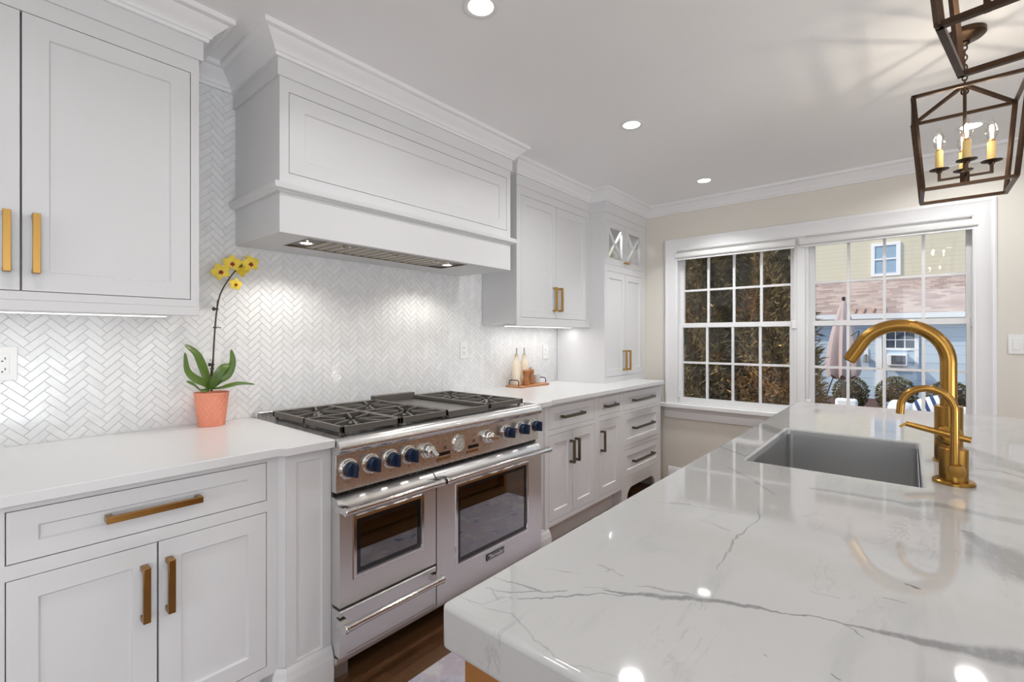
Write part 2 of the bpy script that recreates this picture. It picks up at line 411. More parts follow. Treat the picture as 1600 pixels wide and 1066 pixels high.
def tile_mat():
    m, nt, b = newmat('marble_mosaic_tile'); t = NT(nt)
    at = t.n('ShaderNodeAttribute', attribute_name='tint'); p = t.geo_pos()
    off = t.vm('ADD', p, t.vm('SCALE', at.outputs['Color'], scale=9.0))
    n = t.noise(off, 14, 6, .6, 1.2)
    v = t.smooth(n, .46, .68)
    tone = t.mix(at.outputs['Fac'], (.78,.785,.79), (.85,.85,.85))
    t.l(t.mix(t.math('MULTIPLY', v, .30), tone, (.62,.63,.64)), b.inputs['Base Color'])
    b.inputs['Roughness'].default_value = .13
    return m

def rug_mat():
    m, nt, b = newmat('faded_rug_pile'); t = NT(nt); p = t.geo_pos()
    n = t.noise(p, 9, 5, .6, .5); n2 = t.noise(t.vm('ADD', p, (7,3,1)), 6, 5, .65)
    c = t.ramp(n, [(.3,(.62,.58,.62)),(.48,(.57,.50,.56)),(.56,(.60,.58,.66)),(.7,(.26,.28,.42))])
    c = t.mix(t.smooth(n2,.5,.62), c, (.70,.66,.68))
    t.l(c, b.inputs['Base Color']); b.inputs['Roughness'].default_value = 1
    t.bump(t.noise(p, 500, 2), .6, .004, b)
    return m

def siding_mat(name, col, dark, pitch):
    m, nt, b = newmat(name); t = NT(nt); p = t.geo_pos(); sp = t.n('ShaderNodeSeparateXYZ'); t.l(p, sp.inputs[0])
    f = t.math('FRACT', t.math('DIVIDE', sp.outputs[2], pitch))
    ln = t.smooth(f, .0, .09, 1, 0)
    t.l(t.mix(ln, col, dark), b.inputs['Base Color']); b.inputs['Roughness'].default_value = .6
    t.bump(f, .35, .02, b)
    return m

def shingle_mat():
    m, nt, b = newmat('roof_shingles'); t = NT(nt); p = t.geo_pos(); sp = t.n('ShaderNodeSeparateXYZ'); t.l(p, sp.inputs[0])
    row = t.math('FLOOR', t.math('DIVIDE', sp.outputs[0], .16))
    cb = t.n('ShaderNodeCombineXYZ'); t.l(t.math('ADD', t.math('DIVIDE', sp.outputs[1], .30), t.math('MULTIPLY', row, .37)), cb.inputs[0]); t.l(row, cb.inputs[1])
    fl = t.vm('FLOOR', cb.outputs[0])
    wn_ = t.n('ShaderNodeTexWhiteNoise', noise_dimensions='3D'); t.l(fl, wn_.inputs['Vector'])
    fr = t.math('FRACT', t.math('DIVIDE', sp.outputs[0], .16))
    c = t.ramp(wn_.outputs[0], [(0,(.27,.19,.165)),(.5,(.36,.26,.22)),(1,(.44,.34,.29))])
    t.l(t.mix(t.math('MULTIPLY', t.smooth(fr,0,.22,1,0), .55), c, (.15,.10,.10)), b.inputs['Base Color'])
    b.inputs['Roughness'].default_value = .9
    return m

def foliage_mat():
    m, nt, b = newmat('arborvitae_spray'); t = NT(nt); p = t.geo_pos()
    at = t.n('ShaderNodeAttribute', attribute_name='tint')
    c = t.ramp(at.outputs['Fac'], [(0,(.15,.11,.055)),(.45,(.31,.23,.11)),(.8,(.52,.37,.17)),(1,(.80,.60,.28))])
    br = t.smooth(t.noise(p, 1.1, 3, .5), .5, .66)
    t.l(t.mix(t.math('MULTIPLY', br, .6), c, (.62,.32,.12)), b.inputs['Base Color'])
    b.inputs['Roughness'].default_value = .5
    b.inputs['Transmission Weight'].default_value = 0
    return m

def stripe_mat():
    m, nt, b = newmat('striped_cushion'); t = NT(nt); p = t.n('ShaderNodeTexCoord').outputs['Object']; sp = t.n('ShaderNodeSeparateXYZ'); t.l(p, sp.inputs[0])
    f = t.math('FRACT', t.math('DIVIDE', t.math('ADD', sp.outputs[1], .5), .085))
    t.l(t.mix(t.math('GREATER_THAN', f, .55), (.78,.82,.88), (.03,.07,.20)), b.inputs['Base Color']); b.inputs['Roughness'].default_value = .85
    return m
M['floor'] = floor_mat(); M['tile'] = tile_mat(); M['rug'] = rug_mat()
M['grout'] = mat('tile_grout', (.84,.84,.84), .9)
M['yellow'] = siding_mat('yellow_siding', (.68,.62,.48), (.46,.41,.31), .17)
M['bluew'] = siding_mat('white_garage_siding', (.50,.60,.70), (.26,.32,.40), .26)
M['shingle'] = shingle_mat(); M['fol'] = foliage_mat(); M['stripe'] = stripe_mat()
ISL = (.442, 3.17, -1.05, .503, .849, .914)   # island worktop x0 x1 y0 y1 z0 z1
MO = ((ISL[0]+ISL[1])/2, (ISL[2]+ISL[3])/2)
M['marble'] = marble()
# ================================================================== the setting
YW, XW, CEIL, CT = 2.343, 4.15, 2.475, .914
struct(MB().box(-3.0, XW, -4.2, YW+.004, -.05, 0).build('floor', M['floor']))
struct(MB().box(-3.15, XW+.17, -4.35, YW+.17, CEIL, CEIL+.12).build('ceiling', M['ceil']))
struct(MB().box(-3.0, XW+.17, YW+.0042, YW+.17, 0, CEIL).build('wall_back', M['grout']))
# window wall with its opening
WY0, WY1, WZ0, WZ1 = -.33, 1.60, .690, 2.05
b = MB(); b.box(XW, XW+.17, -4.2, WY0, 0, CEIL); b.box(XW, XW+.17, WY1, YW+.004, 0, CEIL)
b.box(XW, XW+.17, WY0, WY1, 0, WZ0); b.box(XW, XW+.17, WY0, WY1, WZ1, CEIL)
struct(b.build('wall_right', M['beige']))
b = MB(); b.box(-3.15, -3.0, -4.2, -2.2, 0, CEIL); b.box(-3.15, -3.0, .2, YW+.004, 0, CEIL); b.box(-3.15, -3.0, -2.2, .2, 0, .7); b.box(-3.15, -3.0, -2.2, .2, 2.2, CEIL)
struct(b.build('wall_left', M['beige']))
b = MB(); b.box(-3.15, -2.2, -4.35, -4.2, 0, CEIL); b.box(1.4, XW+.17, -4.35, -4.2, 0, CEIL); b.box(-2.2, 1.4, -4.35, -4.2, 2.3, CEIL)
struct(b.build('wall_front', M['beige']))
# unseen upper block, added to hold the sun off the yard
struct(MB().box(-3.15, XW+.17, -14, 5, CEIL+.13, 6.0).build('sun_block_upper', M['bluew']))
struct(MB().box(-40, 60, -40, 40, -.72, -.62).build('ground', M['mulch']))
struct(MB().sweep([(0,0),(.014,0),(.014,.10),(.011,.112),(.006,.130),(0,.132)], [(XW,1.66),(XW,-4.2)]).build('baseboard_right', M['trimw']))

# crown moulding round cabinets and window wall
cz = CEIL-.09
prof = [(0,cz),(.012,cz),(.013,cz+.012),(.020,cz+.015),(.022,cz+.022),(.034,cz+.036),(.050,cz+.050),(.060,cz+.060),(.064,cz+.066),(.070,cz+.067),(.080,cz+.072),(.080,CEIL),(0,CEIL)]
UF, HF, TF = 2.012, 1.888, 1.872    # frieze faces: wall cabinets, hood, hutch
struct(MB().sweep(prof, [(-3,UF),(.603,UF),(.603,YW),(.818,YW),(.818,HF),(2.240,HF),(2.240,YW),(2.430,YW),(2.430,UF),(3.372,UF),(3.372,TF),(XW,TF),(XW,-4.2)]).build('trim_1', M['trimw'], ang=28))

# ---- tiles
def herring():
    mb = MB(); mb.c = []; Wd = .0242; n = 3; g = .0011
    ca = math.cos(PI/4)
    rnd = random.Random(3)
    for m in range(-60, 60):
        for k in range(-160, 160):
            for kind in (0, 1):
                if kind == 0: x0, y0, w, h = k+2*n*m, k, n, 1
                else: x0, y0, w, h = k+2*n*m, k+1, 1, n
                cxu, cyu = (x0+w/2)*Wd, (y0+h/2)*Wd
                X = (cxu-cyu)*ca + 1.2; Z = (cxu+cyu)*ca + 1.2
                if not (-.45 < X < 3.40 and .86 < Z < 2.44): continue
                if Z > 1.46 and not (.54 < X < .88 or 2.18 < X < 2.50): 
                    if not (.80 < X < 2.27 and Z < 1.78): continue
                a, c = w*Wd/2-g/2, h*Wd/2-g/2; e = .0008
                tx, tz = rnd.gauss(0,.006), rnd.gauss(0,.006)
                vs = []
                for (aa, cc, dy) in ((a,c,.0026),(a-e,c-e,.0018)):
                    for sx_, sz_ in ((-1,-1),(1,-1),(1,1),(-1,1)):
                        u, v = sx_*aa, sz_*cc
                        xx = X+(u-v)*ca; zz = Z+(u+v)*ca
                        vs.append((min(xx,3.379), YW+.0002+dy+tx*(xx-X)+tz*(zz-Z), zz))
                mb.add(vs, [(4,5,6,7),(0,1,5,4),(1,2,6,5),(2,3,7,6),(3,0,4,7)])
                mb.c += [rnd.random()]*5
    return mb
o = herring().build('tile_backsplash', M['tile'], smooth=False)
tag(o, 'white marble herringbone tile backsplash running behind range and counters', 'backsplash')

# ---- doors, drawers, pulls
def shaker(x0,x1,z0,z1,y,t=.02,rx=.055,rz=.055,rec=.008,lip=.004):
    def q(a, dz, yy): return [(x0+a,yy,z0+dz),(x1-a,yy,z0+dz),(x1-a,yy,z1-dz),(x0+a,yy,z1-dz)]
    return MB().ring([q(0,0,y+t), q(0,0,y), q(rx,rz,y), q(rx+lip,rz+lip,y+rec)])
def pull(parent, x, y, z, ln, vert, mt='brass'):
    m = MB(); s = .0088; pr = .038
    if vert:
        m.box(x-s,x+s,y-pr,y-pr+.0125,z-ln/2,z+ln/2)
        for e in (z-ln/2, z+ln/2-.014): m.box(x-s,x+s,y-pr+.0125,y,e,e+.014)
    else:
        m.box(x-ln/2,x+ln/2,y-pr,y-pr+.0125,z-s,z+s)
        for e in (x-ln/2, x+ln/2-.014): m.box(e,e+.014,y-pr+.0125,y,z-s,z+s)
    return m.build('handle', M[mt], parent, bevel=.0012)
def frame(m,x0,x1,z0,z1,y,holes,t=.02):
    xs = sorted({x0,x1,*[h[0] for h in holes],*[h[1] for h in holes]}); zs = sorted({z0,z1,*[h[2] for h in holes],*[h[3] for h in holes]})
    for i in range(len(xs)-1):
        for j in range(len(zs)-1):
            cx, cz_ = (xs[i]+xs[i+1])/2, (zs[j]+zs[j+1])/2
            if any(h[0]<cx<h[1] and h[2]<cz_<h[3] for h in holes): continue
            m.box(xs[i],xs[i+1],y,y+t,zs[j],zs[j+1])
    return m
G = .0022
def front(root, kind, x0,x1,z0,z1,y,rx=.055,rz=.055):
    return shaker(x0+G,x1-G,z0+G,z1-G,y,rx=rx,rz=rz).build(kind, M['paint'], root, bevel=.0008, seg=1)
YC = 1.653
def base_body(m,x0,x1,holes,zb=.145,top=.884,toe=True):
    frame(m,x0,x1,zb,top,YC,holes)
    m.box(x0+.001,x1-.001,YC+.045,YW-.002,zb,top)
    for x in (x0,x1-.019): m.box(x,x+.019,YC+.02,YC+.045,zb,top)
    return m

# left base cabinet: one wide drawer over two doors
t = thing('base_cabinet', 'white base cabinet left of the range with one wide drawer over two doors', 'cabinet', (.378,YC,0))
hl = [(.079,.680,.737,.867),(.079,.680,.178,.700)]
b = base_body(MB(), -.45, .7115, hl)
b.build('body', M['paint'], t)
MB().box(-.45,.70,YC+.075,YC+.095,0,.145).build('toe_kick', M['paint'], t)
d = front(t,'drawer',.079,.680,.737,.867,YC,rz=.043); pull(d,.372,YC,.801,.222,False,'brass_refl')
d = front(t,'door',.079,.3795,.178,.700,YC); pull(d,.347,YC,.568,.153,True,'brass_refl')
d = front(t,'door',.3795,.680,.178,.700,YC); pull(d,.405,YC,.571,.153,True,'brass_refl')

def pilaster(x0,x1,label,mirror):
    t = thing('pilaster', label, 'pilaster', ((x0+x1)/2,1.632,0))
    y = 1.632; cx = .024
    def X(v): return x0+x1-v if mirror else v
    poly = [(X(x0),1.70),(X(x0),y+cx),(X(x0+cx),y+.0081),(X(x1),y+.0081),(X(x1),1.70)]
    m = MB().prism(poly,'z',.12,.884)
    m.build('shaft', M['paint'], t, smooth=False)
    px0, px1 = sorted((X(x0+cx), X(x1)))
    shaker(px0,px1,.125,.884,y,t=.009,rx=.034,rz=.034,rec=.007,lip=.003).build('panel', M['paint'], t, smooth=False)
    pr = [(0,0),(.020,0),(.020,.112),(.017,.120),(.014,.124),(.013,.134),(.006,.146),(.002,.152),(0,.152)]
    a = [(X(x0),1.72),(X(x0),y+cx),(X(x0+cx),y),(X(x1),y)]
    if mirror: a = a[::-1]
    MB().sweep(pr, a).build('plinth', M['paint'], t)
pilaster(.712,.899,'white panelled pilaster on the left side of the steel range',False)
pilaster(2.126,2.288,'white panelled pilaster on the right side of the steel range',True)

# countertops
o = MB().prism([(-.45,1.623),(.700,1.623),(.706,1.621),(.720,1.602),(.728,1.600),(.8985,1.600),(.8985,YW-.001),(-.45,YW-.001)],'z',.884,CT).build('countertop', M['quartz'], bevel=.003)
tag(o,'white quartz countertop left of the range under the potted orchid','countertop')
o = MB().prism([(2.1245,1.600),(2.255,1.600),(2.263,1.602),(2.276,1.621),(2.282,1.623),(3.970,1.623),(3.970,1.868),(4.148,1.868),(4.148,YW-.001),(2.1245,YW-.001)],'z',.884,CT).build('countertop', M['quartz'], bevel=.003)
tag(o,'white quartz countertop right of the range carrying the wooden tray','countertop')

# right base cabinets
t = thing('base_cabinet','white base cabinet right of the range, one drawer over a pair of doors','cabinet',(2.57,YC,0))
hA = [(2.300,2.832,.728,.866),(2.300,2.832,.174,.697)]
base_body(MB(),2.2885,2.862,hA).build('body',M['paint'],t)
MB().box(2.2885,2.862,YC+.075,YC+.095,0,.145).build('toe_kick',M['paint'],t)
d = front(t,'drawer',2.300,2.832,.728,.866,YC,rz=.043); pull(d,2.545,YC,.797,.245,False,'brass_refl_grey')
d = front(t,'door',2.300,2.562,.174,.697,YC); pull(d,2.532,YC,.564,.146,True,'brass_refl_grey')
d = front(t,'door',2.562,2.832,.174,.697,YC); pull(d,2.592,YC,.568,.146,True,'brass_refl_grey')
t = thing('base_cabinet','narrow white base cabinet with one small drawer over a single door','cabinet',(3.05,YC,0))
hB = [(2.893,3.203,.737,.866),(2.893,3.203,.174,.697)]
base_body(MB(),2.8625,3.234,hB).build('body',M['paint'],t)
MB().box(2.8625,3.234,YC+.075,YC+.095,0,.145).build('toe_kick',M['paint'],t)
d = front(t,'drawer',2.893,3.203,.737,.866,YC,rz=.043); pull(d,3.047,YC,.801,.165,False,'brass_refl_grey')
d = front(t,'door',2.893,3.203,.174,.697,YC); pull(d,2.925,YC,.562,.146,True,'brass_refl_grey')
t = thing('base_cabinet','white three-drawer base cabinet with arched furniture feet at the row end','cabinet',(3.59,YC,0))
hC = [(3.266,3.921,.727,.868),(3.266,3.921,.455,.706),(3.266,3.921,.217,.428)]
m = MB(); frame(m,3.2345,3.955,.20,.884,YC,hC)
m.box(3.2355,3.954,YC+.045,YW-.002,.20,.884)
for x in (3.2345,3.936): m.box(x,x+.019,YC+.02,YC+.045,.20,.884)
m.build('body',M['paint'],t)
arch = [(3.2345,.20),(3.2345,0),(3.318,0),(3.322,.04)]
arch += [(3.322+.085*(1-math.cos(a*PI/2/8)), .04+.09*math.sin(a*PI/2/8)) for a in range(1,9)]
arch += [(3.836-.085*(1-math.cos(a*PI/2/8)), .04+.09*math.sin(a*PI/2/8)) for a in range(8,-1,-1)] + [(3.840,0),(3.955,0),(3.955,.20)]
m = MB().prism(arch,'y',YC,YC+.022)
m.box(3.2345,3.254,YC+.022,YW-.002,0,.1995); m.box(3.936,3.955,YC+.022,YW-.002,0,.1995)
m.build('arched_foot_panel',M['paint'],t)
for i,(z0,z1) in enumerate(((.727,.868),(.455,.706),(.217,.428))):
    d = front(t,'drawer',3.266,3.921,z0,z1,YC,rz=.043 if i==0 else .05); pull(d,3.588,YC,(z0+z1)/2+.004 if i else .799,.365,False,'brass_refl_grey')

# wall cabinets
YU = 2.02
def wall_cab(label, x0,x1,doors,handles,mt,xl=None):
    t = thing('upper_cabinet',label,'cabinet',((x0+x1)/2,YU,1.366))
    hs = [(a,b_,1.424,2.260) for a,b_ in doors]
    m = MB(); frame(m,x0,x1,1.399,2.315,YU,[(doors[0][0],doors[-1][1],1.424,2.260)])
    m.box(x0+.001,x1-.001,YU+.045,YW-.001,1.380,2.39)
    for x in (x0,x1-.019): m.box(x,x+.019,YU+.02,YU+.045,1.38,2.39)
    m.box(x0+.019,x1-.019,YU+.02,YU+.045,2.28,2.39)
    m.build('body',M['paint'],t)
    MB().box(x0,x1,YU-.002,YU+.018,1.366,1.3985).build('light_rail',M['paint'],t,bevel=.002)
    MB().box(x0-(.012 if x0>0 else 0),x1+(.012 if x1<3 else 0),UF,UF+.0079,2.315,2.392).build('frieze',M['paint'],t)
    if x1 < 3: MB().box(x1,x1+.012,YU,YW-.001,2.315,2.392).build('frieze_return',M['paint'],t)
    else: MB().box(x0-.012,x0,YU,YW-.001,2.315,2.392).build('frieze_return',M['paint'],t)
    for (a,b_),hx in zip(doors,handles):
        d = front(t,'door',a,b_,1.424,2.260,YU,rx=.058,rz=.058); pull(d,hx,YU,1.567,.178,True,mt)
    return t
wall_cab('white wall cabinet upper left with two tall doors and brass pulls',-.40,.589,[(-.345,.1295),(.1295,.563)],[.099,.160],'brass')
wall_cab('white wall cabinet between the range hood and the tall hutch',2.442,3.3815,[(2.487,2.9045),(2.9045,3.338)],[2.868,2.941],'brass')

# tall hutch standing on the counter
YT = 1.881
t = thing('hutch_cabinet','tall white hutch cabinet on the counter with glass doors above solid doors','cabinet',(3.765,YT,CT))
X0,X1 = 3.3822,4.148
m = MB(); frame(m,X0,X1,CT,2.302,YT,[(3.405,4.085,.962,1.832),(3.405,4.085,1.886,2.245)])
m.box(X0,X0+.019,YT+.02,YW-.001,CT,2.39); m.box(X1-.019,X1,YT+.02,YW-.001,CT,2.39)
m.box(X0+.019,X1-.019,YT+.045,YW-.001,CT,1.840)
m.box(X0+.019,X1-.019,YW-.013,YW-.001,1.84,2.39); m.box(X0+.019,X1-.019,YT+.02,YW-.013,2.262,2.39); m.box(X0+.019,X1-.019,YT+.02,YW-.013,1.84,1.876)
m.build('body',M['paint'],t)
MB().box(X0-.010,X1,TF,TF+.0089,2.302,2.392).build('frieze',M['paint'],t)
MB().box(X0-.010,X0,TF+.009,UF-.0005,2.302,2.392).build('frieze_return',M['paint'],t)
for a,b_,hx in ((3.405,3.745,3.708),(3.745,4.085,3.782)):
    d = front(t,'door',a,b_,.962,1.832,YT,rx=.052,rz=.055); pull(d,hx,YT,1.090,.172,True,'brass')
for a,b_,hx in ((3.405,3.745,3.722),(3.745,4.085,3.768)):
    z0,z1 = 1.886+G,2.245-G; x0,x1 = a+G,b_-G; r = .052
    m = MB(); frame(m,x0,x1,z0,z1,YT,[(x0+r,x1-r,z0+r,z1-r)])
    g = m.build('glass_door',M['paint'],t)
    cx,cz2 = (x0+x1)/2,(z0+z1)/2
    m = MB()
    for sgn in (1,-1):
        m.beam((x0+r-.004,YT+.008,cz2-sgn*(z1-z0-2*r)/2),(x1-r+.004,YT+.008,cz2+sgn*(z1-z0-2*r)/2),.010,.016,(0,1,0))
    m.build('crossed_mullion',M['paint'],g)
    MB().box(x0+r-.003,x1-r+.003,YT+.012,YT+.0145,z0+r-.003,z1-r+.003).build('pane',M['glass'],g)
    m = MB().box(hx-.013,hx+.013,YT-.030,YT-.019,1.915,1.932); m.box(hx-.005,hx+.005,YT-.019,YT,1.918,1.929)
    m.build('knob',M['brass'],g,bevel=.0015)
t = thing('cabinet_light','small round lamp inside the top of the glass-door hutch','light',(3.64,1.95,2.256))
MB().lathe([(.03,0),(.03,.005),(.026,.006)],(3.64,1.95,2.2555)).build('housing',M['plate'],t)
MB().lathe([(.022,0),(.022,.002)],(3.64,1.95,2.2525)).build('lens',M['lens'],t)
area('cabinet_lamp',(3.64,1.95,2.245),.05,9,(1,.98,.95))
o = MB().lathe([(.035,0),(.05,.01),(.058,.05),(.045,.085),(.03,.10),(.036,.112),(.031,.112),(.026,.10),(.04,.08),(.05,.05),(.04,.012),(.0,.01)],(3.86,2.06,1.8765)).build('cream_jar',M['ceram'])
tag(o,'small rounded cream jar behind the left glass door of the hutch','jar')
t = thing('posy','small green and yellow posy behind the left glass door of the hutch','flowers',(3.70,1.99,1.8765))
MB().lathe([(.02,0),(.032,.01),(.028,.100),(.031,.106),(.024,.106),(.018,.01),(.0,.008)],(3.70,1.99,1.8765)).build('pot',M['ceram'],t)
m = MB(); rr = random.Random(5)
for i in range(70):
    a,e = rr.uniform(0,2*PI),rr.uniform(.1,1.4); L_ = rr.uniform(.03,.055)
    p = Vector((3.70,1.99,1.982)); q_ = p+Vector((math.cos(a)*math.cos(e),math.sin(a)*math.cos(e),math.sin(e)))*L_
    s_ = Vector((-math.sin(a),math.cos(a),0))*.007
    m.add([p,(p+q_)/2+s_,q_,(p+q_)/2-s_],[(0,1,2,3)])
m.build('leaves',mat('posy_leaf',(.20,.30,.05),.5),t,smooth=False)
m = MB()
for i in range(9):
    a,e = rr.uniform(0,2*PI),rr.uniform(.4,1.4); p = Vector((3.70,1.99,1.988))+Vector((math.cos(a)*math.cos(e),math.sin(a)*math.cos(e),math.sin(e)))*.05
    m.lathe([(.0,0),(.010,.004),(.008,.012),(0,.014)],p,10)
m.build('blossoms',M['petal'],t)

# ---- hood
M['ventd'] = mat('vent_dark_steel', (.20,.17,.13), .30, 1)
M['vents'] = mat('vent_baffle_steel', (.42,.37,.30), .28, 1)
YH = 1.896
t = thing('range_hood','large white panelled range hood with mantel ledge above the range','range hood',(1.53,YH,1.702))
HX0,HX1 = .828,2.230
m = MB(); frame(m,HX0,HX1,1.897,2.318,YH,[(.8645,2.195,1.943,2.267)])
m.box(HX0,HX1,YH+.045,YW-.001,1.755,2.392)
m.box(HX0,HX1,YH,YH+.02,1.703,1.897)
for x in (HX0,HX1-.019): m.box(x,x+.019,YH+.02,YH+.045,1.7551,2.318)
# underside rim round the insert
for a in ((HX0,.962,YH+.02,YW-.001),(1.902,HX1,YH+.02,YW-.001),(.962,1.902,YH+.02,1.936),(.962,1.902,2.168,YW-.001)):
    m.box(a[0],a[1],a[2],a[3],1.703,1.755)
m.build('body',M['paint'],t)
front(t,'front_panel',.8645,2.195,1.943,2.267,YH,rx=.062,rz=.060)
MB().sweep([(0,1.862),(.012,1.862),(.016,1.868),(.026,1.872),(.028,1.878),(.028,1.892),(.024,1.897),(0,1.897)],[(HX0,YW-.001),(HX0,YH),(HX1,YH),(HX1,YW-.001)][::-1][::-1]).build('mantel_ledge',M['paint'],t)
m = MB().box(HX0-.010,HX1+.010,HF,HF+.0079,2.318,2.392); m.box(HX0-.010,HX0,YH,YW-.001,2.318,2.392); m.box(HX1,HX1+.010,YH,YW-.001,2.318,2.392)
m.build('frieze',M['paint'],t)
ins = MB().box(.9625,1.9015,1.9365,2.1675,1.728,1.7545)
for a in ((.9625,1.9015,1.9365,1.944),(.9625,1.9015,2.160,2.1675),(.9625,.970,1.944,2.160),(1.894,1.9015,1.944,2.160)): ins.box(*a,1.702,1.728)
ins.box(.970,1.050,1.944,2.160,1.708,1.728); ins.box(1.800,1.894,1.944,2.160,1.708,1.728)
ins = ins.build('vent_insert',M['ventd'],t)
for k in range(15):
    x = 1.062+k*.0497
    MB().prism([(x,1.704),(x+.030,1.704),(x+.036,1.722),(x+.030,1.7235),(x+.026,1.708),(x+.004,1.708),(x,1.7235),(x-.006,1.722)],'y',1.946,2.158).build('baffle',M['vents'],ins)
for k in range(3):
    MB().tube([(1.16+k*.27-.02,1.975,1.704),(1.16+k*.27-.02,1.975,1.697),(1.16+k*.27+.02,1.975,1.697),(1.16+k*.27+.02,1.975,1.704)],.003,8).build('filter_pull',M['chrome'],ins)
for x in (1.012,1.845):
    l = MB().lathe([(.034,0),(.034,.004),(.026,.004),(.026,.0)],(x,2.05,1.7045)).build('hood_lamp',M['chrome'],t)
    MB().lathe([(.024,0),(.024,.004)],(x,2.05,1.7043)).build('lens',M['hoodlens'],l)
    d_ = bpy.data.lights.new('hood_spot','SPOT'); o_ = bpy.data.objects.new('hood_spot',d_); COL.objects.link(o_)
    d_.energy = 8.5; d_.spot_size = R(140); d_.spot_blend = .5; d_.color = (1,.95,.88); d_.shadow_soft_size = .02
    o_.location = (x,2.05,1.697)

# under-cabinet lights
def strip(x0,x1,y0,label,p):
    t = thing('under_cabinet_light',label,'light',((x0+x1)/2,y0+.02,1.366))
    MB().box(x0,x1,y0,y0+.045,1.3665,1.3795).build('housing',M['plate'],t,bevel=.002)
    MB().box(x0+.006,x1-.006,y0+.005,y0+.04,1.3645,1.3664).build('diffuser',M['strip'],t)
    area('strip_lamp',((x0+x1)/2,y0+.022,1.361),x1-x0-.02,p,(1,.985,.96),.03,(0,0,0),'RECTANGLE')
strip(-.30,.53,2.16,'slim white light strip under the upper left wall cabinet',.27)
strip(2.52,3.34,2.16,'slim white light strip under the wall cabinet beside the hutch',1.2)

# ---- recessed ceiling lights
def recessed(x,y,label=None,src=None,p=20,sp=148):
    if src is None:
        t = thing('recessed_light',label,'ceiling light',(x,y,CEIL-.004),'recessed ceiling lights')
        MB().lathe([(.046,.0025),(.050,.0005),(.062,0),(.066,.002),(.066,.0035),(.046,.0035)],(x,y,CEIL-.004)).build('trim_ring',M['plate'],t)
        MB().lathe([(.045,0),(.045,.002)],(x,y,CEIL-.0022)).build('diffuser',M['lens'],t)
    else:
        t = copy_tree(src); t.location = (x,y,CEIL-.004); t['label'] = label
    area('recessed_lamp',(x,y,CEIL-.012),.11,p,(.985,.985,.985),spread=R(sp))
    return t
RP = 4.6
r0 = recessed(1.222,1.178,'round recessed ceiling light directly above the range',p=RP*.8)
recessed(2.445,1.189,'middle recessed ceiling light, in front of the wall cabinet beside the hood',r0,RP*1.4)
recessed(3.668,1.192,'recessed ceiling light nearest the hutch and window corner',r0,RP*1.5,112)
recessed(3.69,-.262,'recessed ceiling light seen through the hanging lantern',r0,RP)
recessed(0,1.18,'recessed ceiling light above the left base cabinet',r0,RP*.5)
recessed(.0,-.40,'recessed ceiling light behind the near end of the island',r0,RP)
recessed(1.22,-1.72,'recessed ceiling light over the middle of the far side of the island',r0,RP)
recessed(3.67,-1.72,'recessed ceiling light over the window end of the far side of the island',r0,RP)
recessed(-1.4,-.4,'recessed ceiling light farthest from the window',r0,RP)
recessed(0,-2.6,'recessed ceiling light farthest behind the camera',r0,RP)
# ================================================================== the range
RX0,RX1 = .900,2.1225
T = thing('range','stainless steel range with navy knobs, six burners, griddle and two ovens','range',((RX0+RX1)/2,1.6,0))
m = MB()
for x0,x1 in ((RX0,RX0+.008),(RX1-.008,RX1),(1.352,1.364)): m.box(x0,x1,1.63,2.33,.09,.884)
m.box(RX0+.008,RX1-.008,1.63,2.33,.09,.10); m.box(RX0+.008,RX1-.008,2.32,2.33,.10,.884); m.box(RX0+.008,RX1-.008,1.645,2.32,.70,.884); m.box(RX0+.008,1.352,1.645,2.32,.10,.30)
m.build('body',M['steel'],T)
# cooktop pan and bullnose
pf = [(2.336,.884),(2.336,.906),(1.640,.906),(1.622,.912),(1.600,.912),(1.588,.908),(1.577,.899),(1.571,.886),(1.571,.877),(1.576,.866),(1.585,.858),(1.600,.855),(1.640,.855),(1.640,.884)]
MB().prism(pf,'x',RX0,RX1).build('cooktop',M['steelh'],T,bevel=.001,ang=50)
MB().box(RX0,RX1,2.300,2.337,.9065,.938).build('back_guard',M['steelh'],T,bevel=.002)
MB().box(.958,2.035,1.665,2.225,.9062,.909).build('burner_pan',M['black'],T)
MB().box(RX0,RX1,1.600,1.644,.716,.8548).build('control_panel',M['steelp' if False else 'steelh'],T,bevel=.001)
m = MB().box(RX0,RX1,1.618,1.6445,.698,.7158); o = m.build('vent_gap',M['black'],T)
m = MB()
for i in range(60): m.box(RX0+.02+i*.02,RX0+.026+i*.02,1.6165,1.618,.703,.711)
m.build('louver',M['dark'],o,smooth=False)

